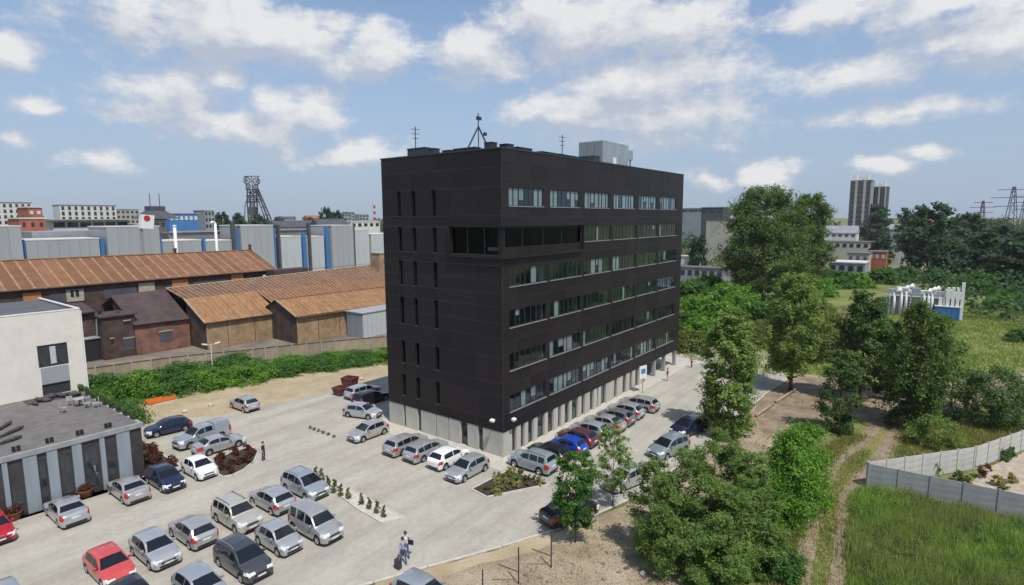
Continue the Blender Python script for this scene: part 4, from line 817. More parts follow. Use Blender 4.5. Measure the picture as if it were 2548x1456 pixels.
far_house('blue_hall', 'bright blue clad hall with pale roof on the skyline', 'hall', 420, 492, 533, 260, 'far_blue', 'far_grey', (6, 1), wfrac=(.6, .5), wm='far_white')
far_house('grey_block', 'narrow pale grey block left of the far tree belt', 'building', 508, 533, 524, 330, 'far_grey', 'far_white', (3, 4))
far_house('old_works', 'dark roofed low works behind the grey hall below the green hill', 'works building', 690, 800, 549, 300, 'far_beige', 'far_dark', (8, 1), roofh=3)
far_house('old_works', 'dark gabled shed below the round tree on the skyline', 'works building', 800, 872, 545, 290, 'far_beige', 'far_dark', (4, 1), roofh=5)
far_house('white_hall', 'low white hall next to the office block on the skyline', 'hall', 872, 945, 552, 310, 'far_white', 'far_white', (5, 1))
far_house('tower_flats', 'slim grey tower flats by the office edge on the skyline', 'flats', 868, 882, 528, 620, 'far_grey', 'far_white', (2, 6))
far_house('tower_flats', 'wider grey tower flats by the office edge on the skyline', 'flats', 893, 917, 534, 640, 'far_grey', 'far_white', (3, 4))
for k in range(16):
    r_ = random.Random(60+k); x = 20+k*58+r_.uniform(-15, 15)
    if 600 < x < 660: continue
    far_house('town_house', '%s faint town block from the left along the far skyline' % ['first', 'second', 'third', 'fourth', 'fifth', 'sixth', 'seventh', 'eighth', 'ninth', 'tenth', 'eleventh', 'twelfth', 'thirteenth', 'fourteenth', 'fifteenth', 'sixteenth'][k], 'building', x, x+r_.uniform(18, 42), r_.uniform(531, 540), r_.uniform(520, 800), r_.choice(['far_beige', 'far_white', 'far_grey', 'far_red']), r_.choice(['far_roof', 'far_red', 'far_grey']), (4, 3), roofh=r_.choice([0, 3]), group='town blocks along the skyline')

# mine headframe
hp = atr(632, 540, 520); hf = thing('headframe_tower', 'dark steel mine headframe with twin winding wheels and slanting strut', 'headframe', (hp.x, hp.y, 0))
S = 520/F_PX*.913; ex = Vector((math.sin(YAW), -math.cos(YAW), 0)); ey = Vector((math.cos(YAW), math.sin(YAW), 0))
HP = lambda px, py, k=0: Vector((hp.x, hp.y, 0))+ex*((px-632)*S)+ey*k+ZV*(CAM.z+(542-py)*S)
for k in (-2.5, 2.5):
    mb = MB(); nlev = 7
    for i in range(nlev):
        y0, y1 = 640-(640-470)*i/nlev, 640-(640-470)*(i+1)/nlev
        mb.bar(HP(621, y0, k), HP(621+2*(i+1 == nlev), y1, k), .8); mb.bar(HP(638, y0, k), HP(638, y1, k), .8); mb.bar(HP(621, y0, k), HP(638, y1, k), .6); mb.bar(HP(638, y0, k), HP(621, y1, k), .6); mb.bar(HP(621, y1, k), HP(638, y1, k), .6)
    mb.build('lattice_tower', MAT['iron'], hf)
    mb = MB(); mb.bar(HP(644, 468, k*.6), HP(690, 600, k*1.6), 1.0); mb.bar(HP(640, 474, k*.6), HP(682, 600, k*1.6), .6)
    for i in range(7):
        t0 = i/7; mb.bar(HP(640+42*t0, 474+126*t0, k*(.6+t0)), HP(644+46*(t0+.08), 468+132*(t0+.08), k*(.6+t0)), .4)
    mb.build('slanting_strut', MAT['iron'], hf)
mb = MB()
for y in (470, 485, 500): mb.bar(HP(616, y, 0), HP(648, y, 0), 1.0); mb.bar(HP(630, y, -3), HP(630, y, 3), .8)
mb.bar(HP(612, 505, 0), HP(621, 490, 0), .6); mb.bar(HP(612, 505, 0), HP(608, 545, 0), .5); mb.build('platform', MAT['iron'], hf)
MB().obox(HP(629, 523, 0), ex*(7*S), ey*3, ZV*(10*S)).build('winding_house', MAT['far_dark'], hf)
for px, py in ((620, 448), (643, 450), (622, 462), (640, 463)):
    c = HP(px, py); mb = MB(); rr_ = 8*S if py < 455 else 5.5*S
    mb.tube([c+ex*(rr_*math.cos(t))+ZV*(rr_*math.sin(t)) for t in [2*math.pi*j/16 for j in range(17)]], .45, 5, cap=False)
    for j in range(6): t = math.pi*j/6; mb.bar(c-ex*(rr_*math.cos(t))-ZV*(rr_*math.sin(t)), c+ex*(rr_*math.cos(t))+ZV*(rr_*math.sin(t)), .18)
    mb.build('winding_wheel', MAT['iron'], hf)
mb = MB(); mb.bar(HP(613, 438), HP(651, 438), .6); mb.bar(HP(616, 438), HP(618, 470), .5); mb.bar(HP(648, 438), HP(645, 470), .5); mb.bar(HP(632, 438), HP(632, 470), .5); mb.build('headgear_frame', MAT['iron'], hf)
c = atr(932, 540, 700); t = thing('striped_chimney', 'thin red and white banded chimney beside the office block skyline', 'chimney', (c.x, c.y, 0)); S2 = 700/F_PX; z0 = 0
for k in range(7):
    z1 = CAM.z+(542-(548-8*k))*S2*1.0 if k else CAM.z; z1 = CAM.z+ (k*7-4)*S2
    MB().tube([(c.x, c.y, z0), (c.x, c.y, z1)], 1.7-.1*k, 10).build('band', MAT['far_white' if k % 2 == 0 else 'lamp_red'], t); z0 = z1+.01

# ------------------------------------------------------------------ distant right
far_house('glass_hall', 'big grey blue hall with pale roof band behind the office end', 'industrial hall', 1640, 1762, 519, 420, 'far_grey', 'far_white', (5, 1), depth=30, face='X', wfrac=(.9, .5))
far_house('beige_block', 'tall plain beige block left of the poplars', 'building', 1757, 1845, 548, 285, 'far_beige', 'far_dark', (2, 0), depth=20, face='X')
far_house('rooftop_works', 'dark works with rounded roof plant above the beige block', 'works building', 1745, 1800, 517, 330, 'far_dark', 'far_grey', (3, 1), face='X')
far_house('small_shed', 'small white walled shed just right of the office end', 'shed', 1675, 1728, 640, 208, 'far_white', 'far_beige', (0, 0), face='X', depth=6)
far_house('long_shed', 'long low grey shed left of the poplar trunks', 'shed', 1690, 1800, 668, 195, 'far_grey', 'far_roof', (6, 1), face='X', depth=8)
far_house('house', 'white gabled house with grey slate roof beyond the poplars', 'house', 2052, 2132, 562, 420, 'far_white', 'far_grey', (5, 1), face='X', roofh=4.5, depth=12, wm='far_dark')
far_house('long_building', 'long flat dark roofed building beneath the slate roofed house', 'building', 2042, 2200, 603, 314, 'far_beige', 'far_roof', (9, 1), face='X', depth=10)
far_house('house', 'cream house with three dark ground windows', 'house', 2108, 2162, 632, 245, 'far_beige', 'far_roof', (3, 1), face='X', depth=8, wm='far_dark', wfrac=(.4, .45))
far_house('brick_outbuilding', 'orange brick outbuilding right of the cream house', 'outbuilding', 2160, 2205, 628, 256, 'far_red', 'far_roof', (3, 1), face='X', depth=8, wm='far_beige')
far_house('grey_barn', 'plain grey barn with slate roof among dark trees', 'barn', 2215, 2268, 558, 410, 'far_grey', 'far_grey', (0, 0), face='X', roofh=3, depth=10)
far_house('white_annex', 'white annex below the grey barn', 'outbuilding', 2222, 2262, 612, 285, 'far_white', 'far_roof', (2, 1), face='X', depth=5, wm='far_dark')
far_house('low_store', 'low pale metal roofed store in front of the cream house', 'store', 2062, 2152, 655, 208, 'far_grey', 'far_white', (4, 1), face='X', depth=9)
far_house('white_cottage', 'white cottage half hidden by dark trees at right', 'cottage', 2268, 2300, 620, 285, 'far_white', 'far_dark', (2, 1), face='X', depth=7)
far_house('white_van_shed', 'small white shed right of the cottage among trees', 'shed', 2345, 2400, 618, 290, 'far_white', 'far_grey', (2, 1), face='X', depth=5)
for k, (D0, D1, yt, m) in enumerate([(2116, 2168, 450, 'far_grey'), (2168, 2208, 466, 'far_dark')]):
    t = far_house('tower_block', ['taller grey residential tower with white rooftop boxes', 'darker shorter residential tower right of the grey one'][k], 'tower block', D0, D1, yt, 470+20*k, m, 'far_roof', (0, 0), depth=16, face='X')
    c = t.location; h = onX((D0+D1)/2, yt, c.x-8).z; w = abs(onX(D0, yt, c.x-8).y-onX(D1, yt, c.x-8).y)
    for j in range(5): 
        yy = c.y+w/2-w*(j+.5)/5
        MB().box(c.x-8.6, c.x-8.02, yy-w*.06, yy+w*.06, 2, h).build('pilaster', MAT['far_dark' if j % 2 == (0 if k == 0 else 1) else 'far_beige'], t)
        if j < 3: MB().box(c.x-7, c.x-2, c.y-w*.35+j*w*.28, c.y-w*.35+j*w*.28+w*.18, h+.4, h+4.2-1.2*(j % 2)).build('rooftop_box', MAT['white'], t)
    for r_ in range(12): MB().box(c.x-8.12, c.x-8.02, c.y-w*.47, c.y+w*.47, h-2.2-r_*3.3, h-.9-r_*3.3).build('balcony_band', MAT['glass_far'], t)
def pylon(label, D, ytop, rng_):
    c = atr(D, 540, rng_); zt = CAM.z+(542-ytop)*rng_/F_PX*.76; t = thing('pylon', label, 'pylon', (c.x, c.y, 0), 'power pylons'); c = Vector((c.x, c.y, 0)); w = zt*.1; e = Vector((.3, -1, 0)).normalized(); f_ = Vector((1, .3, 0)).normalized()
    mb = MB(); P = lambda s_, q, z: c+e*(s_*w*(1-.85*z/zt))+f_*(q*w*(1-.85*z/zt))+ZV*z; th = max(.2, rng_*.0006); n = 8
    for i in range(n):
        z0, z1 = zt*i/n, zt*(i+1)/n
        for s_, q in ((-1, -1), (1, -1), (1, 1), (-1, 1)): mb.bar(P(s_, q, z0), P(s_, q, z1), th)
        mb.bar(P(-1, -1, z0), P(1, -1, z1), th*.6); mb.bar(P(1, -1, z0), P(-1, -1, z1), th*.6); mb.bar(P(-1, 1, z0), P(1, 1, z1), th*.6)
    mb.build('lattice', MAT['iron'], t)
    for z, a in ((.95, .22), (.82, .30), (.68, .24)): MB().bar(c-e*(zt*a)+ZV*(zt*z), c+e*(zt*a)+ZV*(zt*z), th*1.2).build('crossarm', MAT['iron'], t)
pylon('near tall lattice power pylon at the right skyline', 2515, 472, 520); pylon('smaller lattice power pylon farther left on skyline', 2442, 505, 760); pylon('faint lattice power pylon at the far right edge', 2548, 490, 640)
for k in range(9):
    r_ = random.Random(160+k); x = 2240+k*38+r_.uniform(-8, 8)
    far_house('town_house', '%s faint pale house on the right horizon counted from the towers' % ['first', 'second', 'third', 'fourth', 'fifth', 'sixth', 'seventh', 'eighth', 'ninth'][k], 'building', x, x+r_.uniform(12, 26), r_.uniform(541, 549), r_.uniform(600, 900), r_.choice(['far_beige', 'far_white', 'far_grey']), r_.choice(['far_roof', 'far_red']), (3, 1), roofh=3, face='X', group='houses on the right horizon')

# substation with white cowls
sp = gp(2300, 790); SX = sp.x
sub = thing('vent_station', 'grey concrete vent station with slanting white cowls and white column cluster', 'vent station', (SX+8, sp.y, 0))
def sx_(Da, yt): q = onX(Da, yt, SX); return q
a, b = onX(2205, 745, SX), onX(2395, 745, SX)
MB().box(SX+1, SX+16, b.y, a.y, 0, 3.9).build('station_wall', MAT['concrete_grey'], sub); MB().box(SX+.8, SX+16.2, b.y-.2, a.y+.2, 3.903, 4.15).build('roof_slab', MAT['far_grey'], sub)
for D, yt in [(2228, 716), (2246, 710), (2258, 706), (2302, 718), (2313, 714), (2322, 712)]:
    q = onX(D, yt, SX+2); z = q.z; mb = MB(); mb.tube([(SX+.5, q.y, .1), (SX+.5, q.y, z-.8)], .26, 8); mb.tube([(SX+.5, q.y, z-.9), (SX+.4, q.y-1.2, z-.1)], [.3, .5], 8); mb.build('cowl', MAT['white'], sub, smooth=True)
for D in (2362, 2374, 2386, 2398):
    q = onX(D, 705, SX); MB().box(SX-.4, SX+.6, q.y-.28, q.y+.28, 0, onX(D, 716, SX).z+(1 if D > 2390 else 0)).build('white_column', MAT['white'], sub)
for k in range(9):
    yy = a.y-(k+.5)*(a.y-b.y)/9; MB().box(SX+3.2, SX+5.2, yy-.7, yy+.7, 4.16, 5.3+.5*(k % 2)).build('vent_box', MAT['far_white' if k % 3 else 'steel'], sub)
MB().box(SX+.3, SX+.9, onX(2350, 705, SX).y, onX(2230, 705, SX).y, 4.6, 5.0).build('gantry_beam', MAT['steel'], sub)
for k in range(7):
    yy = a.y-(k+.3)*(a.y-b.y)/7; MB().box(SX+.7, SX+.99, yy-.14, yy+.14, 0, 4.59).build('pilaster', MAT['white'], sub)
for D in (2340, 2350): q = onX(D, 740, SX); MB().box(SX-.1, SX+.4, q.y-.3, q.y+.3, 0, 4.6).build('gantry_leg', MAT['white'], sub)
q = gp(2354, 796); t = thing('blue_container', 'blue metal container with pale lid at the vent station corner', 'container', q)
MB().obox(q+Vector((1.5, 0, 1.35)), (1.5, 0, 0), (0, 2.1, 0), (0, 0, 1.32)).build('body', MAT['hall_blue'], t); MB().obox(q+Vector((1.5, 0, 2.76)), (1.6, 0, 0), (0, 2.2, 0), (0, 0, .08)).build('lid', MAT['far_white'], t)
for k in range(5): piece('rib', t, q+Vector((-.03, -1.8+k*.9, 1.35)), (.06, .1, 2.5), MAT['far_blue'])

# ------------------------------------------------------------------ concrete panel fence round the garden
def fence(label, pts, h, n_slab, step=2.0, m='concrete_grey', mp='concrete_grey'):
    c = sum(pts, Vector())/len(pts); t = thing('concrete_fence', label, 'fence', (c.x, c.y, 0))
    for a, b in zip(pts, pts[1:]):
        n = max(1, round((b-a).length/step)); d = (b-a)/n; rz = math.atan2(d.y, d.x)
        for k in range(n+1): piece('post', t, a+d*k+ZV*(h/2+.03), (.15, .15, h+.06), MAT[mp], rz)
        for k in range(n):
            for j in range(n_slab): piece('slab', t, a+d*(k+.5)+ZV*(h*(j+.5)/n_slab), (d.length-.16, .06, h/n_slab-.012), MAT[m], rz)
    return t
cA = gp(2158, 1213); run = [gp(x, y) for x, y in [(2158, 1213), (2199, 1216), (2272, 1228), (2352, 1253), (2437, 1275), (2530, 1295)]]
dirn = (run[-1]-run[0]).normalized(); run = [run[0], run[0]+dirn*14]
fence('grey concrete slab fence along the tall meadow at right', run, 2.0, 4)
q1 = gp(2420, 1168); q2 = gp(2547, 1120); d2 = (q2-q1).normalized()
fence('pale concrete slab fence on the far side of the garden', [cA+Vector((.3, .1, 0)), q1], 2.0, 4, m='concrete_pale', mp='concrete_pale'); fence('pale concrete slab fence slanting away to the right photo edge', [q1+d2*.25, q1+d2*16], 2.0, 4, m='concrete_pale', mp='concrete_pale')
# wire fence posts by the yard
for k, (D, h) in enumerate([((1290, 1452), 2.3), ((1371, 1412), 2.3), ((1201, 1478), 1.5)]):
    p = gp(*D); t = thing('fence_post', ['thin dark braced fence post on the verge nearest the camera', 'thin dark braced fence post left of the young tree', 'short dark fence post at the bottom edge'][k], 'post', p, 'wire fence posts')
    MB().tube([p, p+ZV*h], .045, 6).build('stake', MAT['iron'], t)
    if k < 2: MB().tube([p+ZV*.75+Vector((0, 0, 0)), p+Vector((-1.0, .75, 1.45))], .035, 5).build('brace', MAT['iron'], t)
for k, (a, b) in enumerate([((1815, 1082), (1868, 1046)), ((1880, 1038), (1925, 1008)), ((1930, 1003), (1985, 968))]):
    A, B = gp(*a)+ZV*.16, gp(*b)+ZV*.16; o_ = MB().tube([A, A.lerp(B, .5)+ZV*.05, B], [.16, .14, .11], 8).build('log', MAT['wood'], None, smooth=True)
    tag(o_, ['thick pale fallen log on the bank nearest the dark blue car', 'middle pale log lying on the sandy bank', 'thin pale log lying farthest up the sandy bank'][k], 'log', 'logs on the bank')
# entrance sign
p = Vector((31.0, -2.6, 0)); p = gp(1598, 977); t = thing('entrance_sign', 'white and blue information board on a post by the office entrance', 'sign', p)
MB().tube([p, p+ZV*2.2], .06, 6).build('post', MAT['steel'], t); b_ = MB().obox(p+ZV*2.6, (.62, -.18, 0), (.02, .05, 0), (0, 0, .8)).build('board', MAT['white'], t)
MB().obox(p+ZV*2.75+Vector((-.02, -.06, 0)), (.36, -.105, 0), (.01, .02, 0), (0, 0, .28)).build('blue_field', MAT['far_blue'], b_)
# ------------------------------------------------------------------ vegetation
def quads_mesh(name, C_, N_, S_, rg, aspect=.62, curl=.25):
    """one small bent leaf (two triangles) per point"""
    n = len(C_); r = rg.normal(size=(n, 3)); T = np.cross(N_, r); T /= np.linalg.norm(T, axis=1, keepdims=True)+1e-9; B = np.cross(N_, T)
    s = S_[:, None]; V = np.empty((n, 4, 3))
    V[:, 0] = C_-T*s; V[:, 1] = C_-B*s*aspect-N_*s*curl; V[:, 2] = C_+T*s; V[:, 3] = C_+B*s*aspect-N_*s*curl
    me = bpy.data.meshes.new(name); me.vertices.add(4*n); me.vertices.foreach_set('co', V.reshape(-1).astype(np.float32))
    me.loops.add(4*n); me.loops.foreach_set('vertex_index', np.arange(4*n, dtype=np.int32)); me.polygons.add(n)
    me.polygons.foreach_set('loop_start', np.arange(0, 4*n, 4, dtype=np.int32)); me.polygons.foreach_set('loop_total', np.full(n, 4, dtype=np.int32)); me.update(calc_edges=True); return me
def cloud(rg, clumps, n, size, hang=0.0, axis=None):
    cl = np.array(clumps); w = (cl[:, 3]*cl[:, 4]*cl[:, 5])**(2/3); w /= w.sum(); idx = rg.choice(len(cl), n, p=w); c = cl[idx]
    d = rg.normal(size=(n, 3)); d /= np.linalg.norm(d, axis=1, keepdims=True); rad = rg.uniform(.25, 1.2, n)[:, None]**.8
    P = c[:, :3]+d*c[:, 3:6]*rad
    if hang: P[:, 2] -= hang*rg.random(n)**2
    if axis is not None:
        o_ = P-np.array(axis); o_ /= np.linalg.norm(o_, axis=1, keepdims=True)+1e-6; d = d*.6+o_*.6
    N_ = d*.6+rg.normal(size=(n, 3))*.6+np.array([0, 0, .35]); N_ /= np.linalg.norm(N_, axis=1, keepdims=True)
    return P, N_, size*rg.uniform(.6, 1.35, n)
PROF = dict(round=lambda t: max(.12, math.sqrt(max(0, 1-(2*t-1)**2))), poplar=lambda t: min(1, .55+1.6*t)*math.sqrt(max(.03, 1-t**3.2)), cone=lambda t: max(.06, 1-t),
            egg=lambda t: (math.sin(math.pi*min(1, t*.86+.10)))**.55*(1-.15*t), bush=lambda t: math.sqrt(max(.05, 1-t*t)), column=lambda t: min(1, .6+t*2)*math.sqrt(max(.05, 1-t**4)))
def crown(seed, H, z0, Rr, prof, nc, n, size, cr=.34, hang=0, squash=.8, lean=(0, 0), ecc=(1, 1), lobes=None, aspect=.5):
    """leaves set along many twigs that fan out of the limbs, so the outline frays and light gets through"""
    rg = np.random.default_rng(seed); lim = []; PP, AX = [], []
    lobes = lobes or [(0, 0, H, Rr, 1.0)]; tot = sum(l[4] for l in lobes)
    for lx, ly, LH, LR, wgt in lobes:
        nl = int(n*wgt/tot); nb = max(8, int(nc*wgt/tot)); per = 7
        LZ = z0*LH/H; ends = []
        for i in range(nb):
            t = (i+rg.random())/nb; r_ = LR*PROF[prof](t); a = rg.uniform(0, 2*math.pi); q = r_*(.15+.62*rg.random()**.6); z = LZ+(LH-LZ)*t*.93
            ends.append((lx+lean[0]*z/H+q*math.cos(a)*ecc[0], ly+lean[1]*z/H+q*math.sin(a)*ecc[1], max(.12, z), a, r_)); lim.append(ends[-1][:3])
        E_ = np.array(ends); idx = np.repeat(np.arange(nb), per); B = E_[idx]; m = len(idx)
        a2 = B[:, 3]+rg.normal(size=m)*1.0; ln = LR*cr*rg.uniform(.7, 1.75, m)*(.5+.5*np.minimum(1, B[:, 4]/LR+.2))
        up = rg.normal(size=m)*.45+(.45 if not hang else .1); d = np.c_[np.cos(a2)*ecc[0], np.sin(a2)*ecc[1], up]; d /= np.linalg.norm(d, axis=1, keepdims=True)
        k = rg.integers(0, m, nl); s_ = rg.random(nl)**.8; L_ = ln[k][:, None]
        P = B[k, :3]+d[k]*L_*s_[:, None]+rg.normal(size=(nl, 3))*L_*(.20-.10*s_[:, None])
        P[:, 2] -= (hang*.6+.10*ln[k])*s_**2; P[:, 2] = np.minimum(P[:, 2], LH*1.02); PP.append(P); AX.append(np.tile([lx, ly, LZ+(LH-LZ)*.35], (nl, 1)))
    P = np.concatenate(PP); A_ = np.concatenate(AX); P[:, 2] = np.maximum(P[:, 2], .03)
    o_ = P-A_; o_ /= np.linalg.norm(o_, axis=1, keepdims=True)+1e-6
    N_ = o_*.55+rg.normal(size=P.shape)*.6+np.array([0, 0, .45]); N_ /= np.linalg.norm(N_, axis=1, keepdims=True)
    return quads_mesh('crown', P, N_, size*rg.uniform(.55, 1.3, len(P)), rg, aspect=aspect), lim
def trunk(seed, H, r0, limbs, lean=(0, 0), nl=14, z0=.25):
    r_ = random.Random(seed); mb = MB(); top = H*.82; n = 6; path = []
    for i in range(n+1):
        t = i/n; path.append(Vector((lean[0]*t*.82+r_.uniform(-.05, .05)*H*.06*t, lean[1]*t*.82+r_.uniform(-.05, .05)*H*.06*t, top*t)))
    mb.tube(path, [r0*(1-.82*i/n) for i in range(n+1)], 8)
    pick = r_.sample(limbs, min(nl, len(limbs)))
    for p in pick:
        p = Vector(p); zb = max(H*z0*.6, min(top*.9, p.z*.72)); t = zb/top*n; i = min(n-1, int(t)); b = path[i].lerp(path[i+1], t-i); m_ = b.lerp(p, .5)+Vector((0, 0, .05*H*r_.random())); rr_ = r0*(1-.8*zb/top)*.5
        mb.tube([b, m_, p], [rr_, rr_*.6, rr_*.2], 5)
    return mb.mesh('trunk', True)
def tree(name, label, loc, H, z0, Rr, prof, nc, n, size, leaf, bark='bark', r0=None, seed=1, group=None, cat='tree', rz=0, **k):
    t = thing(name, label, cat, loc, group, rz); lean = k.get('lean', (0, 0)); me, lim = crown(seed, H, z0, Rr, prof, nc, n, size, **k); link('crown', me, MAT[leaf], t)
    link('trunk', trunk(seed, H, r0 or H*.016, lim, lean, z0=z0/H), MAT[bark], t); return t
def dup(root, loc, rz, label, group=None, scale=1, cat=None):
    r_ = root.copy(); COL.objects.link(r_); r_.location = loc; r_.rotation_euler = (0, 0, rz); r_['label'] = label; r_.scale = scale if isinstance(scale, tuple) else (scale,)*3
    if group: r_['group'] = group
    for ch in list(root.children):
        c = ch.copy(); COL.objects.link(c); c.parent = r_
        for g_ in ch.children: d = g_.copy(); COL.objects.link(d); d.parent = c
    return r_
def place(Dx, Dy, ytop):
    p = gp(Dx, Dy); q = atr(Dx, ytop, math.hypot(p.x-CAM.x, p.y-CAM.y)); return p, q.z, math.hypot(p.x-CAM.x, p.y-CAM.y)
def dtree(name, label, D, ytop, halfw, prof, z0f, nc, n, size, leaf, seed, **k):
    p, H, r_ = place(*D, ytop); return tree(name, label, p, H, H*z0f, halfw*r_/F_PX*1.02, prof, int(nc*1.15), int(n*1.3), size*.86, leaf, seed=seed, **k)
dtree('poplar_tree', 'tallest broad dark green poplar right of the office block', (1893, 742), 460, 104, 'poplar', .06, 150, 50000, .34, 'leaf_poplar', 1, cr=.25)
dtree('poplar_tree', 'second poplar half hidden behind the tallest one', (2006, 728), 474, 58, 'poplar', .06, 110, 30000, .34, 'leaf_poplar', 2, cr=.28)
dtree('birch_tree', 'loose olive green tree with bare trunk between poplar and track', (1966, 972), 672, 66, 'egg', .16, 80, 21000, .19, 'leaf_mid', 3, cr=.34)
dtree('birch_tree', 'tall bushy tree standing beside the parked dark blue car', (1810, 1082), 758, 66, 'egg', .03, 90, 26000, .17, 'leaf_mid', 4, cr=.34)
dtree('ivy_tree', 'narrow ivy covered tree beside the dirt track', (2085, 1080), 862, 46, 'column', .02, 46, 9000, .14, 'leaf_dark', 5, cr=.36)
dtree('birch_tree', 'dark slender tree behind the ivy covered one', (2138, 1000), 712, 54, 'egg', .10, 70, 19000, .19, 'leaf_dark', 6, cr=.34)
dtree('weeping_tree', 'large drooping tree over the bend of the track', (2264, 1062), 728, 64, 'egg', .10, 80, 25000, .17, 'leaf_poplar', 7, cr=.34, hang=1.6, lean=(0, -.6), bark='bark_pale')
dtree('sapling_tree', 'thin pale green tree right of the drooping tree', (2365, 1010), 842, 42, 'egg', .12, 30, 4500, .17, 'leaf_mid', 8, cr=.34)
dtree('round_bush', 'big round dark bush near the right edge', (2462, 1052), 918, 80, 'bush', .02, 50, 11000, .16, 'leaf_dark', 9, cr=.30, cat='bush')
dtree('round_bush', 'small low bush before the garden fence', (2325, 1112), 1035, 50, 'bush', .02, 24, 4500, .11, 'leaf_mid', 10, cr=.32, cat='bush')
_p, _H, _r = place(1768, 1395, 1060); rx, ry = rt0.x, rt0.y; fx, fy = math.cos(YAW), math.sin(YAW)
WILLOW = [(rx*a+fx*b, ry*a+fy*b, _H*h, r_, w) for a, b, h, r_, w in [(.55, .2, 1.0, 1.9, 1.0), (-1.5, .3, .88, 2.1, 1.1), (-3.4, 0, .80, 1.9, .9), (2.2, .2, .84, 1.8, .9), (.2, -1.6, .70, 2.3, 1.0), (-2.6, -1.4, .60, 2.1, .9), (2.3, -1.5, .60, 1.7, .7), (1.6, 1.2, .82, 1.9, .7), (-.6, -2.8, .42, 2.0, .6)]]
dtree('willow_bush', 'huge grey green willow bush at the bottom right of the yard', (1768, 1395), 1060, 178, 'egg', .0, 270, 90000, .12, 'leaf_willow', 11, cr=.36, cat='bush', aspect=.34, lobes=WILLOW)
dtree('willow_bush', 'lower left lobe of willow beside the parked silver hatchback', (1655, 1322), 1170, 48, 'egg', .02, 50, 7000, .11, 'leaf_willow', 12, cr=.36, aspect=.34, cat='bush')
dtree('knotweed_bush', 'bright green leafy bush beside the dirt track', (1982, 1266), 1050, 88, 'bush', .02, 90, 22000, .125, 'leaf_bright', 13, cr=.34, cat='bush', ecc=(1.6, .85), hang=.3)
dtree('knotweed_bush', 'low bright weed clump below the big willow bush', (1930, 1430), 1345, 65, 'bush', .02, 34, 7000, .10, 'leaf_shrub', 14, cr=.3, cat='bush')
dtree('young_tree', 'young upright tree in front of the black car', (1431, 1349), 1112, 62, 'egg', .18, 44, 9500, .11, 'leaf_shrub', 15, cr=.30, bark='bark', r0=.06)
dtree('young_tree', 'sparse young tree beside the row of parked cars', (1524, 1262), 1048, 50, 'egg', .22, 36, 4200, .10, 'leaf_mid', 16, cr=.34, r0=.05)
# shrubs in front of the works wall
g8 = [tree('wild_shrub', 'x', (0, 0, 0), 2.5, .05, 2.9, 'bush', 44, 7500, .15, ['leaf_shrub', 'leaf_bright', 'leaf_shrub'][k], seed=30+k, cat='shrub', cr=.40, hang=.3, r0=.06) for k in range(3)]
shr = [(-21.5, 44), (-19, 48.5), (-16.5, 53), (-14, 47), (-12.2, 51.5), (-9.6, 48.5), (-7.0, 52.5), (-5.5, 48), (-2.6, 51), (-.8, 46.6), (1.6, 48.8), (4.2, 45.6), (6.2, 47.4), (8.8, 43.6), (10.6, 45.8), (13.0, 41.8), (15.2, 43.6), (18.0, 39.6), (20.0, 41.4), (23.5, 38.4), (27, 39.6), (-18.4, 41), (11.8, 44.0), (1.2, 53.2)]
ORD = ['first', 'second', 'third', 'fourth', 'fifth', 'sixth', 'seventh', 'eighth', 'ninth', 'tenth', 'eleventh', 'twelfth', 'thirteenth', 'fourteenth', 'fifteenth', 'sixteenth', 'seventeenth', 'eighteenth', 'nineteenth', 'twentieth', 'twenty-first', 'twenty-second', 'twenty-third', 'twenty-fourth']
shr = [(x+.4, y-2.7) for x, y in shr if math.hypot(x+.4-op.x, y-2.7-op.y) > 3.4 or y-2.7 > op.y+1.6][:24]; SC = lambda x: (1.1, 1.1, 1.08-.016*(x+20))
rs_ = random.Random(4); shr.sort(key=lambda p: (Vector((*p, 0))-CAM).dot(rt)/((Vector((*p, 0))-CAM).dot(fw)))
for k, (x, y) in enumerate(shr):
    lab = '%s green shrub from the left in the thicket below the works wall' % ORD[k]
    if k < 3: o_ = g8[k]; o_.location = (x, y, 0); o_['label'] = lab; o_['group'] = 'shrubs below the works wall'; o_.scale = tuple(rs_.uniform(.85, 1.15)*v for v in SC(x))
    else: dup(g8[k % 3], (x, y, 0), rs_.uniform(0, 6), lab, 'shrubs below the works wall', tuple(rs_.uniform(.85, 1.15)*v for v in SC(x)))
# green scrub right of the office
g9 = [tree('scrub_bush', 'x', (0, 0, 0), 4.6, .05, 5.0, 'bush', 34, 5600, .30, lf, seed=40+k, cat='shrub', cr=.3, hang=.5, r0=.08) for k, lf in enumerate(['leaf_bright', 'leaf_shrub', 'leaf_olive'])]
scr = [((1715, 745), 1, 1.1), ((1760, 735), 1, 1.2), ((1810, 760), 0, 1.2), ((1730, 795), 0, 1.1), ((1785, 805), 0, 1), ((1850, 790), 0, 1.1), ((1900, 800), 1, .9), ((1700, 835), 1, .9), ((1745, 845), 0, .9), ((1800, 850), 2, .8), ((1715, 872), 2, .7), ((1900, 850), 2, .8), ((1860, 860), 2, .7), ((2040, 735), 0, 1.0), ((2080, 715), 1, 1.1), ((2130, 715), 0, 1), ((2190, 705), 1, 1.1), ((2040, 800), 2, .8), ((2060, 890), 2, .8), ((2030, 860), 2, .8), ((2180, 830), 1, .7), ((2250, 700), 1, 1.1), ((2480, 770), 0, .7), ((2535, 755), 1, .9), ((2540, 850), 1, .5), ((2010, 770), 1, .9), ((2430, 730), 1, 1.2), ((2330, 705), 1, 1.0)]
FW = ['nearest', 'farthest']
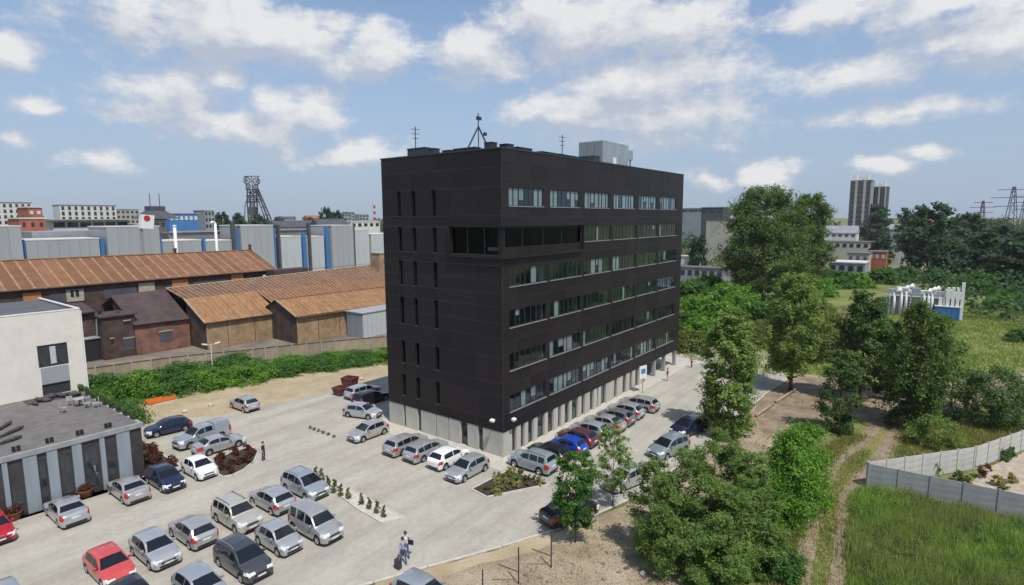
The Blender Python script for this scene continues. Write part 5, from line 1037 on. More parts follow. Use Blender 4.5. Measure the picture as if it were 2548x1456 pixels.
for k, (D, i, s_) in enumerate(scr):
    p = gp(*D); lab = '%s %s scrub bush listed near to far right of office' % ((ORD+['twenty-fifth', 'twenty-sixth', 'twenty-seventh', 'twenty-eighth'])[k], ['bright green', 'mid green', 'olive'][i])
    pr_ = g9[i]
    if pr_.get('label') == 'x': pr_.location = p; pr_['label'] = lab; pr_['group'] = 'scrub on the waste ground'; pr_.scale = (s_,)*3
    else: dup(pr_, p, rs_.uniform(0, 6), lab, 'scrub on the waste ground', s_)
# dark trees beyond, right, and tree tops on the left skyline
g10 = [tree('dark_tree', 'x', (0, 0, 0), 14, 1.0, 6.0, 'egg', 44, 5200, .50, 'leaf_far', seed=50+k, cat='tree', cr=.30) for k in range(3)]
ft = [((2170, 615), 508, 46, 'round dark tree in front of the residential towers'), ((2305, 680), 505, 55, 'tallest dark tree right of the grey barn'), ((2192, 668), 588, 27, 'dark tree between cream house and grey barn'), ((2400, 640), 530, 40, 'dark tree with lighter top left of the pylons'), ((2350, 700), 590, 45, 'dark tree below the white shed at right'), ((2440, 700), 580, 50, 'broad dark tree under the left pylon'), ((2510, 715), 590, 55, 'broad dark tree under the near pylon'), ((2550, 660), 570, 45, 'dark tree cut by the right photo edge'), ((2255, 650), 520, 34, 'dark tree left of the tallest dark one'), ((2480, 655), 560, 40, 'dark tree between the two pylons'), ((2600, 720), 600, 60, 'dark tree just beyond the right photo edge'), ((1735, 700), 585, 26, 'small dark tree before the grey blue hall'), ((2205, 990), 800, 44, 'dark tree joining the slender and drooping trees'),
      ((560, 640), 528, 24, 'dark tree left of the headframe foot on the skyline'), ((600, 640), 532, 24, 'dark tree at the headframe foot on the skyline'), ((650, 640), 534, 26, 'dark tree right of the headframe foot on the skyline'), ((700, 640), 540, 22, 'low dark tree farther right of the headframe'), ((545, 640), 531, 16, 'dark tree next to the narrow grey block'), ((815, 632), 516, 24, 'tall round dark tree left of the office on the skyline'), ((842, 632), 524, 26, 'lower dark tree joined to the round one on skyline'), ((770, 632), 542, 20, 'low dark tree left of the round one on skyline'), ((30, 640), 546, 20, 'low dark tree at the left photo edge skyline')]
for k, (D, yt, hw, lab) in enumerate(ft):
    p, H, r_ = place(*D, yt)
    if H < 3: continue
    s_ = H/14; wz = hw*r_/F_PX/6.0
    o_ = g10[k] if k < 3 else dup(g10[k % 3], p, rs_.uniform(0, 6), lab)
    o_.location = p; o_['label'] = lab; o_['group'] = 'dark trees in the distance'; o_.scale = (wz, wz, s_)
# far woodland read as one mass
rg = np.random.default_rng(7); cl = []
def belt(D0, D1, r0, r1, n, h0, h1, w):
    for _ in range(n):
        D = rg.uniform(D0, D1); r_ = rg.uniform(r0, r1); q = atr(D, 540, r_); h = rg.uniform(h0, h1)
        for j in range(4): cl.append((q.x+rg.uniform(-1, 1)*w, q.y+rg.uniform(-1, 1)*w, h*rg.uniform(.25, .82), w*rg.uniform(.6, 1.1), w*rg.uniform(.6, 1.1), h*rg.uniform(.2, .34)))
belt(2275, 2640, 190, 330, 60, 5, 10, 4.5); belt(1690, 2640, 420, 900, 110, 8, 20, 9); belt(-60, 960, 330, 460, 60, 8, 17, 6); belt(-60, 960, 560, 1000, 90, 12, 22, 11); belt(2260, 2640, 150, 200, 34, 3, 6, 4); belt(1690, 1850, 230, 420, 22, 6, 12, 4); belt(960, 1700, 300, 900, 80, 7, 16, 8)
P_, N_, S_ = cloud(rg, cl, 80000, .95); me = quads_mesh('far_woodland', P_, N_, S_*np.clip(np.linalg.norm(P_[:, :2], axis=1)/330, .55, 2.2), rg)
o_ = link('far_woodland', me, MAT['leaf_far']); tag(o_, 'dark distant woodland and tree belts along the horizon', 'woodland', kind='stuff')

def in_poly(P_, poly):
    x, y = P_[:, 0], P_[:, 1]; ins = np.zeros(len(P_), bool); n = len(poly)
    for i in range(n):
        x1, y1 = poly[i]; x2, y2 = poly[(i+1) % n]; c = ((y1 > y) != (y2 > y)) & (x < (x2-x1)*(y-y1)/((y2-y1) or 1e-9)+x1); ins ^= c
    return ins
def grass(name, label, poly, n, h0, h1, w, mat, seed, lean=.35, patch=None):
    rg = np.random.default_rng(seed); a = np.array(poly); lo, hi = a.min(0), a.max(0); P_ = rg.uniform(lo, hi, (n*3, 2)); P_ = P_[in_poly(P_, poly)][:n]
    P_ = P_+rg.normal(size=P_.shape)*.38
    if patch:
        f = np.sin(P_[:, 0]*patch+1.3*np.sin(P_[:, 1]*patch*.7))+np.sin(P_[:, 1]*patch*1.3+P_[:, 0]*.4); P_ = P_[f+rg.normal(size=len(P_))*.6 > -.1]
    m = len(P_); big = .75+.5*(.5+.5*np.sin(P_[:, 0]*.9+np.sin(P_[:, 1]*.8)*2)); h = rg.uniform(h0, h1, m)*big; th = rg.uniform(0, 2*np.pi, m); ww = w*rg.uniform(.6, 1.4, m); V = np.empty((m, 3, 3)); z = -.03
    dx, dy = np.cos(th)*ww, np.sin(th)*ww; ld = rg.normal(size=(m, 2))*lean*h[:, None]*.5
    V[:, 0] = np.c_[P_[:, 0]-dx, P_[:, 1]-dy, np.full(m, z)]; V[:, 1] = np.c_[P_[:, 0]+dx, P_[:, 1]+dy, np.full(m, z)]; V[:, 2] = np.c_[P_[:, 0]+ld[:, 0], P_[:, 1]+ld[:, 1], z+h]
    me = bpy.data.meshes.new(name); me.vertices.add(3*m); me.vertices.foreach_set('co', V.reshape(-1).astype(np.float32)); me.loops.add(3*m); me.loops.foreach_set('vertex_index', np.arange(3*m, dtype=np.int32)); me.polygons.add(m)
    me.polygons.foreach_set('loop_start', np.arange(0, 3*m, 3, dtype=np.int32)); me.polygons.foreach_set('loop_total', np.full(m, 3, dtype=np.int32)); me.update(calc_edges=True)
    o_ = link(name, me, mat); tag(o_, label, 'grass', kind='stuff'); return o_
MAT['grass_tall'] = M_leaf('tall_grass_blade', (.34, .46, .11), (.18, .26, .075), isl=.45, scale=.9, trans=.4)
MAT['grass_dry'] = M_leaf('dry_grass_blade', (.36, .34, .12), (.20, .23, .075), isl=.35, scale=.25, trans=.3)
MAT['grass_seed'] = M_leaf('seed_head', (.36, .29, .18), (.24, .22, .11), isl=.3, scale=.3, trans=.3)
MEADOW = D2([(2122, 1500), (2128, 1250), (2165, 1222), (2547, 1308), (2800, 1370), (2800, 1560)])
grass('meadow_grass', 'tall green meadow grass at the bottom right', MEADOW, 85000, .35, .95, .035, MAT['grass_tall'], 1)
grass('meadow_seed_heads', 'pinkish dry seed heads standing over the tall meadow', MEADOW, 26000, .6, 1.1, .022, MAT['grass_seed'], 2, patch=.5)
wp_ = []; rgw = np.random.default_rng(77); mw = np.array(MEADOW)
Q = rgw.uniform(mw.min(0), mw.max(0), (900, 2)); Q = Q[in_poly(Q, MEADOW)][:260]
wc = [(x, y, rgw.uniform(.25, .6), rgw.uniform(.25, .6), rgw.uniform(.25, .6), rgw.uniform(.25, .55)) for x, y in Q]
P_, N_, S_ = cloud(rgw, wc, 16000, .06); P_[:, 2] = np.maximum(P_[:, 2], .02); o_ = link('meadow_weeds', quads_mesh('meadow_weeds', P_, N_, S_, rgw), MAT['leaf_dark']); tag(o_, 'dark leafy weeds mixed into the tall meadow', 'weeds', kind='stuff')
grass('verge_grass', 'yellow green short grass along the dirt track', D2([(1900, 1500), (1960, 1330), (2040, 1120), (2140, 1080), (2150, 1085), (2100, 1115), (2050, 1160), (2015, 1235), (1988, 1330), (1955, 1500)]), 14000, .12, .4, .03, MAT['grass_dry'], 3)
grass('track_grass', 'green grass strip growing between the two track ruts', D2([(2030, 1490), (2040, 1330), (2058, 1235), (2098, 1160), (2150, 1120), (2165, 1130), (2125, 1180), (2088, 1225), (2078, 1330), (2050, 1490)]), 3000, .1, .35, .03, MAT['grass_dry'], 4)
grass('lawn_grass', 'yellowish grass beyond the garden fence', D2([(2240, 1060), (2400, 1050), (2560, 1060), (2547, 1110), (2430, 1155), (2230, 1170)]), 22000, .1, .35, .035, MAT['grass_dry'], 5)
grass('waste_grass', 'rough yellow green grass on the waste ground beyond the trees', D2([(1700, 890), (1740, 840), (2000, 780), (2200, 745), (2547, 760), (2650, 900), (2547, 915), (2130, 945), (1990, 928), (1890, 935)]), 45000, .12, .4, .07, MAT['grass_dry'], 6)
grass('waste_weeds', 'fresh green tufts on the waste ground beyond the trees', D2([(1700, 890), (1740, 840), (2000, 780), (2200, 745), (2547, 760), (2650, 900), (2547, 915), (2130, 945), (1990, 928), (1890, 935)]), 30000, .15, .5, .08, MAT['grass_tall'], 16, patch=.18)
grass('bank_weeds', 'sparse dry weeds on the sandy bank by the willow', D2([(1250, 1480), (1450, 1330), (1600, 1260), (1850, 1070), (1980, 960), (2050, 1000), (1950, 1100), (1900, 1200), (1800, 1480)]), 2500, .08, .3, .03, MAT['grass_dry'], 7, patch=.8)

# broken stone and clods lying on the sandy bank
rub = MB(); rr_ = random.Random(12); reg = D2([(1120, 1480), (1330, 1385), (1480, 1330), (1600, 1270), (1640, 1300), (1560, 1400), (1620, 1480)]); rg = np.random.default_rng(3)
Q = rg.uniform(np.array(reg).min(0), np.array(reg).max(0), (1500, 2)); Q = Q[in_poly(Q, reg)][:230]
for x, y in Q:
    s_ = rr_.uniform(.02, .055)*(2.6 if rr_.random() < .07 else 1); a = Vector((rr_.gauss(0, 1), rr_.gauss(0, 1), rr_.gauss(0, .5))).normalized(); b = a.orthogonal().normalized(); c = a.cross(b)
    rub.obox((x, y, s_*.3), a*s_, b*s_*rr_.uniform(.5, .9), c*s_*rr_.uniform(.4, .7))
o_ = rub.build('rubble', MAT['old_wall'], None); tag(o_, 'scattered pale rubble and clods on the sandy bank', 'rubble', kind='stuff')
# planting beds in the yard
def bed(name, label, outline, leafs, n, size, hmin, hmax, m=MAT['soil'], seed=1, kerbed=True):
    c = sum((Vector((*p, 0)) for p in outline), Vector())/len(outline); o_ = sheet(name, outline, .05, m, kind='structure')
    if kerbed: kerb(name+'_kerb', outline, .14, .09)
    rg = np.random.default_rng(seed); a = np.array(outline); P_ = rg.uniform(a.min(0), a.max(0), (n*4, 2)); P_ = P_[in_poly(P_, [tuple(np.array(p)*.95+np.array(c[:2])*.05) for p in outline])][:n]; return P_
Lz = lambda pts: [(331.6+x*.15944, 981.6+y*.15944) for x, y in pts]
b1 = D2(Lz([(1200, 1020), (1500, 930), (1820, 815), (1900, 850), (1930, 930), (1890, 1040), (1720, 1180), (1540, 1265), (1400, 1290), (1330, 1260), (1300, 1130)]))
b2 = D2(Lz([(128, 760), (420, 925), (745, 1125), (640, 1165), (400, 1175), (220, 1230), (145, 1290)]))
b3 = [(-6.35, -1.75), (-6.65, -3.55), (-1.95, -6.25), (-1.8, -5.8), (-1.9, -1.95)]
rb = random.Random(8)
gR = [tree('barberry_shrub', 'x', (0, 0, 0), .55, .05, .42, 'bush', 10, 520, .065, 'leaf_red', seed=70+k, cat='shrub', cr=.4, r0=.02) for k in range(2)]
gG = [tree('garden_shrub', 'x', (0, 0, 0), .5, .05, .42, 'bush', 9, 420, .07, lf, seed=75+k, cat='shrub', cr=.4, r0=.02) for k, lf in enumerate(['leaf_mid', 'leaf_olive', 'leaf_yellow'])]
def fill(P_, protos, lab, grp, mind=.75):
    kept = []
    for x, y in P_:
        if all((x-a)**2+(y-b)**2 > mind**2 for a, b in kept): kept.append((x, y))
    kept.sort(); nn = 0
    for k, (x, y) in enumerate(kept):
        pr_ = rb.choice(protos); l_ = lab; s_ = rb.uniform(.75, 1.3)
        if pr_.get('label') == 'x': pr_.location = (x, y, .05); pr_['label'] = l_; pr_['group'] = grp; pr_.scale = (s_,)*3
        else: dup(pr_, (x, y, .05), rb.uniform(0, 6), l_, grp, s_)
fill(bed('barberry_bed', '', b1, None, 60, 0, 0, 0, seed=1), gR, 'rusty red barberry shrub in the tongue shaped bed beside the white car', 'barberry shrubs in the tongue shaped bed', .62)
fill(bed('podium_bed', '', b2, None, 50, 0, 0, 0, seed=2), gR, 'rusty red barberry shrub in the triangular bed at the podium corner', 'barberry shrubs at the podium corner', .62)
fill(bed('corner_bed', '', b3, None, 60, 0, 0, 0, seed=3), gG, 'low mixed shrub in the dark soil bed at the office corner', 'shrubs in the office corner bed', .66)
isl = D2([(785, 1188), (800, 1183), (1008, 1290), (950, 1302), (890, 1268)])
sheet('paved_island', isl, .06, MAT['kerb']); kerb('island_kerb', isl, .12, .10)
Z6 = lambda x, y: gp(477.6+x*.27107, 1061.2+y*.27107, .06)
cn = tree('dwarf_conifer', 'x', (0, 0, 0), 1.05, .05, .30, 'cone', 16, 900, .05, 'leaf_olive', seed=80, cat='shrub', cr=.5, r0=.03)
for k, (x, y) in enumerate([(1140, 478), (1190, 508), (1247, 562), (1310, 602), (1370, 634), (1436, 662), (1555, 716), (1626, 756), (1700, 792), (1764, 828)]):
    lab = '%s dwarf conifer from the far end of the yard island row' % ORD[k]
    if k == 0: cn.location = Z6(x, y); cn['label'] = lab; cn['group'] = 'dwarf conifers on the island'
    else: dup(cn, Z6(x, y), k*1.3, lab, 'dwarf conifers on the island', rb.uniform(.85, 1.1))
mn = tree('seedling_shrub', 'x', (0, 0, 0), .3, .02, .2, 'bush', 6, 160, .05, 'leaf_dark', seed=81, cat='shrub', cr=.5, r0=.015)
for k, (x, y) in enumerate([(1085, 22), (1125, 36), (1165, 48), (1205, 64), (1250, 80), (1300, 102)]):
    lab = '%s tiny dark seedling from the left in the paving strip' % ORD[k]; p = gp(477.6+x*.27107, 1061.2+y*.27107, 0)
    if k == 0: mn.location = p; mn['label'] = lab; mn['group'] = 'seedlings in the paving strip'
    else: dup(mn, p, k, lab, 'seedlings in the paving strip')
for t, X, y, z in PLANTERS:
    rg = np.random.default_rng(int(y*10)); P_, N_, S_ = cloud(rg, [(0, -.2, z-t.location.z+.28, .22, .25, .3), (0, .2, z-t.location.z+.28, .22, .25, .3)], 500, .07); link('shrub', quads_mesh('shrub', P_, N_, S_, rg), MAT['leaf_dark'], t)
for t, p in TUBS:
    rg = np.random.default_rng(int(p.x*10) % 1000); P_, N_, S_ = cloud(rg, [(0, 0, .75, .5, .5, .3)], 700, .07); link('shrub', quads_mesh('shrub', P_, N_, S_, rg), MAT['leaf_red'], t)
gdn = [((2290, 1165), 'leaf_dark', 1.2, 'small dark standard shrub against the pale garden fence'), ((2385, 1196), 'leaf_dark', .9, 'low dark shrub in the far garden corner'), ((2450, 1190), 'leaf_red', 1.2, 'reddish shrub in the garden beside the slanting fence'), ((2500, 1145), 'leaf_dark', 1.1, 'dark conifer like shrub by the slanting fence'), ((2512, 1135), 'leaf_dark', .9, 'smaller dark shrub beyond the conifer like one'), ((2480, 1208), 'leaf_yellow', .9, 'yellow flowering clump in the garden middle'), ((2515, 1200), 'leaf_yellow', .8, 'yellow flowering clump nearer the photo edge'), ((2495, 1225), 'leaf_yellow', .8, 'yellow flowering clump by the near fence'), ((2325, 1180), 'leaf_mid', 1.1, 'pale green shrub against the pale garden fence'), ((2405, 1205), 'leaf_olive', .7, 'low olive clump by the fence bend')]
for k, (D, lf, h, lab) in enumerate(gdn): tree('garden_plant', lab, gp(*D), h, .05, h*.5, 'bush', 12, 900, .08, lf, seed=90+k, cat='shrub', group='garden plants', cr=.4, r0=.03)
# ------------------------------------------------------------------ cars
def lerp_tab(tab, x):
    if x <= tab[0][0]: return tab[0][1]
    for (a, b), (c, d) in zip(tab, tab[1:]):
        if x <= c: return b+(d-b)*(x-a)/(c-a if c > a else 1e-6)
    return tab[-1][1]
SPEC = {  # s measured from the nose; hood / roof silhouette, cowl, windscreen top, roof end, rear glass base
 'hatch': dict(L=4.15, W=1.75, H=1.48, wb=2.58, fo=.82, top=[(0, .52), (.02, .66), (.10, .74), (.45, .86), (1.0, .95), (1.06, .97), (1.72, 1.37), (1.95, 1.43), (2.4, 1.48), (3.1, 1.45), (3.55, 1.38), (3.93, 1.0), (4.06, .92), (4.13, .84), (4.15, .6)], cw=1.06, wt=1.80, re=3.52, rb=3.95, win=[(1.35, 2.33), (2.41, 3.45)]),
 'estate': dict(L=4.6, W=1.78, H=1.50, wb=2.68, fo=.88, top=[(0, .52), (.02, .66), (.10, .74), (.5, .86), (1.1, .95), (1.16, .97), (1.85, 1.37), (2.1, 1.44), (2.6, 1.50), (3.6, 1.47), (4.12, 1.40), (4.42, 1.02), (4.52, .93), (4.58, .85), (4.6, .6)], cw=1.16, wt=1.93, re=4.1, rb=4.44, win=[(1.45, 2.40), (2.48, 3.35), (3.43, 4.05)]),
 'sedan': dict(L=4.5, W=1.78, H=1.45, wb=2.66, fo=.86, top=[(0, .52), (.02, .66), (.10, .73), (.5, .85), (1.15, .94), (1.22, .96), (1.9, 1.34), (2.15, 1.40), (2.6, 1.45), (3.1, 1.42), (3.4, 1.34), (3.88, 1.06), (4.3, 1.03), (4.44, .96), (4.48, .88), (4.5, .6)], cw=1.22, wt=2.0, re=3.32, rb=3.88, win=[(1.5, 2.45), (2.53, 3.45)]),
 'mpv': dict(L=4.4, W=1.81, H=1.64, wb=2.70, fo=.84, top=[(0, .54), (.02, .70), (.10, .80), (.45, .95), (.9, 1.03), (.95, 1.05), (1.75, 1.50), (2.0, 1.57), (2.5, 1.64), (3.5, 1.60), (3.95, 1.52), (4.23, 1.08), (4.33, .98), (4.38, .9), (4.4, .6)], cw=.95, wt=1.84, re=3.93, rb=4.24, win=[(1.30, 2.28), (2.36, 3.22), (3.30, 3.90)]),
 'van': dict(L=4.37, W=1.76, H=1.83, wb=2.80, fo=.80, top=[(0, .56), (.02, .78), (.12, .90), (.5, 1.02), (.95, 1.10), (1.0, 1.12), (1.58, 1.62), (1.78, 1.72), (2.3, 1.83), (3.8, 1.82), (4.18, 1.77), (4.30, 1.12), (4.34, 1.0), (4.36, .9), (4.37, .6)], cw=1.0, wt=1.64, re=4.17, rb=4.30, win=[(1.28, 2.18), (2.34, 3.12), (3.32, 3.98)]),
 'suv': dict(L=4.4, W=1.80, H=1.70, wb=2.62, fo=.83, top=[(0, .58), (.02, .82), (.10, .94), (.5, 1.02), (1.1, 1.07), (1.16, 1.09), (1.72, 1.55), (1.92, 1.62), (2.4, 1.68), (3.6, 1.66), (4.02, 1.60), (4.24, 1.10), (4.34, 1.0), (4.38, .9), (4.4, .6)], cw=1.16, wt=1.78, re=4.0, rb=4.24, win=[(1.42, 2.32), (2.42, 3.2), (3.3, 3.9)]),
 'mini': dict(L=3.57, W=1.63, H=1.49, wb=2.30, fo=.68, top=[(0, .52), (.02, .68), (.08, .77), (.35, .89), (.72, .97), (.78, .99), (1.35, 1.38), (1.6, 1.45), (2.0, 1.49), (2.6, 1.45), (2.95, 1.36), (3.32, 1.0), (3.45, .92), (3.54, .84), (3.57, .6)], cw=.78, wt=1.44, re=2.93, rb=3.33, win=[(1.05, 2.05), (2.13, 2.8)]),
 'pickup': dict(L=5.1, W=1.82, H=1.78, wb=3.05, fo=.92, top=[(0, .60), (.02, .85), (.10, .97), (.5, 1.05), (1.2, 1.10), (1.26, 1.12), (1.88, 1.62), (2.1, 1.70), (2.5, 1.75), (3.28, 1.72), (3.32, 1.24), (3.38, 1.24), (3.42, 1.74), (4.2, 1.78), (4.85, 1.74), (5.0, 1.2), (5.06, 1.0), (5.1, .62)], cw=1.26, wt=1.96, re=4.84, rb=4.99, win=[(1.55, 2.38), (2.46, 3.16), (3.6, 4.6)]),
}
CARM = {}
def paint(name, col, metal=.0, rough=.3):
    if name not in CARM: CARM[name] = M('paint_'+name, col, rough=rough, metal=metal, var=.04, scale=2.5, spec=.5, coat=.7)
    return CARM[name]
for nm, col, me_ in [('silver', (.46, .475, .49), .45), ('silver_warm', (.45, .45, .44), .45), ('silver_blue', (.40, .44, .48), .45), ('grey', (.20, .21, .22), .4), ('dark_grey', (.07, .075, .085), .3), ('white', (.80, .80, .79), 0), ('beige', (.52, .50, .43), .3), ('black', (.012, .012, .015), 0), ('navy', (.014, .020, .055), .15), ('blue', (.010, .055, .42), .1), ('red', (.42, .012, .03), .05), ('coral', (.55, .075, .07), .05), ('maroon', (.10, .035, .05), .1), ('teal_grey', (.26, .32, .33), .35)]: paint(nm, col, me_)
def car_parts(kind):
    S_ = SPEC[kind]; L, W, H = S_['L'], S_['W'], S_['H']; r_ = .315 if kind not in ('suv', 'van', 'pickup') else .345; fo, ra = S_['fo'], S_['fo']+S_['wb']; gc = .20 if r_ < .33 else .25
    belt_f, belt_r = lerp_tab(S_['top'], S_['cw']), lerp_tab(S_['top'], S_['rb'])
    X = lambda s_: L/2-s_
    def zt(s_): return lerp_tab(S_['top'], s_)
    def zb(s_):
        if s_ <= S_['cw'] or s_ >= S_['rb']: return zt(s_)-.05
        t = (s_-S_['cw'])/(S_['rb']-S_['cw']); return min(belt_f-.03+(belt_r-belt_f-.0)*t, zt(s_)-.05)
    def hw(s_):
        f = 1.0
        if s_ < .55: f = .74+.26*math.sqrt(max(0, 1-((.55-s_)/.55)**2))
        if s_ > L-.42: f = min(f, .84+.16*math.sqrt(max(0, 1-((s_-L+.42)/.42)**2)))
        return W/2*f
    def low(s_):
        z = gc+.04*(max(0, 1-s_/.3)+max(0, 1-(L-s_)/.3)); R0 = r_+.055
        for c in (fo, ra):
            if abs(s_-c) < R0: z = max(z, r_+math.sqrt(R0*R0-(s_-c)**2))
        return z
    def sec(s_):
        w, t_, b, lo = hw(s_), zt(s_), zb(s_), low(s_); k = max(0, min(1, (t_-b)/(H-belt_f)))
        w4 = w*.955; w5 = w4+(w*.755-w4)*k; w6 = max(.05, w5-.11*min(1, .35+k)); lo2 = min(lo, t_-.2)
        z1, z2, z3 = max(.27, lo2+.03), max(.44, lo2+.05), max(.68 if b > .75 else b-.08, lo2+.07); z3 = min(z3, b-.02); z2 = min(z2, z3-.01); z1 = min(z1, z2-.01); lo2 = min(lo2, z1-.005)
        return [(w*.93, lo2), (w*.985, z1), (w, z2), (w*.995, z3), (w4, b), (w5, max(b+.01, t_-.045)), (w6, t_), (w6*.55, t_+.012), (0, t_+.018)]
    ss = sorted(set([0, .012, .04, .09, .16, .26, .38, L, L-.012, L-.04, L-.09, L-.16, L-.26, S_['cw'], S_['wt'], S_['re'], S_['rb']]+[p[0] for p in S_['top']]+[c+(r_+.055)*q for c in (fo, ra) for q in (-.999, -.94, -.8, -.6, -.35, 0, .35, .6, .8, .94, .999)]+[L*i/30 for i in range(1, 30)]))
    ss = [s_ for i, s_ in enumerate(ss) if i == 0 or s_-ss[i-1] > .006]
    body = MB(); rows = []
    for s_ in ss:
        h = sec(s_); ring = [(X(s_), -w, z) for w, z in h]+[(X(s_), w, z) for w, z in h[-2::-1]]; b = len(body.v); body.v += ring; rows.append(list(range(b, b+len(ring))))
    for A, B in zip(rows, rows[1:]):
        for i in range(len(A)-1): body.f.append((A[i], A[i+1], B[i+1], B[i])); body.m.append(0)
    body.f.append(tuple(rows[0][::-1])); body.m.append(0); body.f.append(tuple(rows[-1])); body.m.append(0)
    out = {}
    me = body.mesh('body', True, angle=38); bm = bmesh.new(); bm.from_mesh(me); bmesh.ops.recalc_face_normals(bm, faces=bm.faces); bm.to_mesh(me); bm.normal_update()
    def pick(name, pred, off=.007):
        m2 = MB(); vm = {}
        for f in bm.faces:
            c = f.calc_center_median()
            if len(f.verts) == 4 and pred(L/2-c.x, abs(c.y), c.z, f.normal):
                q = []
                for v in f.verts:
                    if v.index not in vm: vm[v.index] = len(m2.v); m2.v.append(tuple(v.co+v.normal*off))
                    q.append(vm[v.index])
                m2.f.append(tuple(q)); m2.m.append(0)
        return m2.mesh(name, True) if m2.f else None
    out['body'] = me
    out['headlight'] = lambda sg: None
    hb = zt(.1)
    HL = MB(); TL = MB()
    for nm in ('head', 'tail'):
        for sg in (-1, 1):
            m2 = MB(); vm = {}
            for f in bm.faces:
                if len(f.verts) != 4: continue
                c = f.calc_center_median(); s_ = L/2-c.x
                if c.y*sg < 0: continue
                ok = (s_ < .42 and hb-.20 < c.z < hb+.03 and abs(c.y) > W*.27 and f.normal.z < .82) if nm == 'head' else (s_ > L-.40 and belt_r-.36 < c.z < belt_r-.01 and abs(c.y) > W*.33 and f.normal.z < .8)
                if ok:
                    q = []
                    for v in f.verts:
                        if v.index not in vm: vm[v.index] = len(m2.v); m2.v.append(tuple(v.co+v.normal*.008))
                        q.append(vm[v.index])
                    m2.f.append(tuple(q)); m2.m.append(0)
            out[(nm, sg)] = m2.mesh('headlight' if nm == 'head' else 'tail_light', True) if m2.f else None
    def strip(s0, s1, n, edge):
        m2 = MB(); nv = 6
        for i in range(n+1):
            s_ = s0+(s1-s0)*i/n; h = sec(s_); e = .01; dz = (zt(s_+e)-zt(s_-e))/(2*e); nl = math.hypot(1, dz); nx, nz_ = dz/nl, 1/nl
            for j in range(nv+1):
                v = -1+2*j/nv; w6 = h[6][0]-edge; y = v*w6; z = h[6][1]+.018*(1-abs(v))+.0
                m2.v.append((X(s_)+nx*.012, y, z+nz_*.012))
        for i in range(n):
            for j in range(nv): a = i*(nv+1)+j; m2.f.append((a, a+1, a+nv+2, a+nv+1)); m2.m.append(0)
        me_ = m2.mesh('w', True); bmx = bmesh.new(); bmx.from_mesh(me_); 
        bmesh.ops.recalc_face_normals(bmx, faces=bmx.faces)
        if sum(f.normal.z for f in bmx.faces) < 0: bmesh.ops.reverse_faces(bmx, faces=bmx.faces)
        bmx.to_mesh(me_); bmx.free(); return me_
    out['windscreen'] = strip(S_['cw']+.05, S_['wt']-.02, 6, .005); out['rear_window'] = strip(S_['re']+.04, S_['rb']-.05, 4, .03)
    sw = []
    for sg in (-1, 1):
        for a, b in S_['win']:
            m2 = MB(); n = 6
            for i in range(n+1):
                s_ = a+(b-a)*i/n; h = sec(s_); p4, p5 = h[4], h[5]
                for t_ in (.10, .5, .93): m2.v.append((X(s_), sg*(p4[0]+(p5[0]-p4[0])*t_+.010), p4[1]+(p5[1]-p4[1])*t_))
            for i in range(n):
                for j in range(2):
                    q = (i*3+j, i*3+j+3, i*3+j+4, i*3+j+1); m2.f.append(q if sg < 0 else q[::-1]); m2.m.append(0)
            if kind == 'pickup' and a > 3.4: continue
            me_ = m2.mesh('side_window', True); me_.flip_normals(); sw.append(me_)
    out['side'] = sw
    un = MB(); un.box(X(L-.2), X(.2), -W*.40, W*.40, gc-.02, .52); out['under'] = un.mesh('underbody')
    g_ = MB(); zf = zt(.04); g_.box(X(-.012), X(.06), -W*.24, W*.24, zf-.20, zf-.09); g_.box(X(-.014), X(.06), -W*.30, W*.30, .27, .40); out['grille'] = g_.mesh('grille')
    pl = MB(); pl.box(X(-.03), X(-.013), -.26, .26, .42, .52); out['plate_f'] = pl.mesh('number_plate'); pl = MB(); pl.box(X(L+.012), X(L-.02), -.26, .26, belt_r-.36, belt_r-.25); out['plate_r'] = pl.mesh('number_plate')
    bp = MB(); bp.box(X(L+.015), X(L-.1), -W*.36, W*.36, gc+.06, gc+.20); out['bumper'] = bp.mesh('bumper')
    mi_ = []
    for sg in (-1, 1):
        m2 = MB(); s_ = S_['cw']+.42; h = sec(s_); m2.obox((X(s_), sg*(h[4][0]+.10), h[4][1]+.08), (.07, 0, 0), (0, .10, 0), (.015, 0, .075)); m2.bar((X(s_), sg*(h[4][0]-.02), h[4][1]+.03), (X(s_), sg*(h[4][0]+.06), h[4][1]+.05), .05); mi_.append(m2.mesh('mirror'))
    out['mirror'] = mi_
    ty = MB(); wd = .10; ty.lathe([(r_*.60, -wd), (r_*.93, -wd), (r_, -wd*.7), (r_, wd*.7), (r_*.93, wd), (r_*.60, wd)], (0, 0, 0), 18, axis='Y'); out['tyre'] = ty.mesh('wheel', True, angle=35)
    rm = MB(); rm.lathe([(0, wd*.75), (r_*.16, wd*.8), (r_*.2, wd*.55), (r_*.56, wd*.45), (r_*.64, wd*.98), (r_*.66, wd*.9)], (0, 0, 0), 18, axis='Y'); rm.lathe([(r_*.66, -wd*.9), (r_*.64, -wd*.98), (r_*.56, -wd*.45), (0, -wd*.6)], (0, 0, 0), 18, axis='Y')
    for j in range(5):
        t_ = 2*math.pi*j/5
        for sg in (-1, 1): rm.bar((r_*.12*math.cos(t_), sg*wd*.8, r_*.12*math.sin(t_)), (r_*.62*math.cos(t_), sg*wd*.86, r_*.62*math.sin(t_)), .035, .055)
    out['rim'] = rm.mesh('rim', True, angle=35)
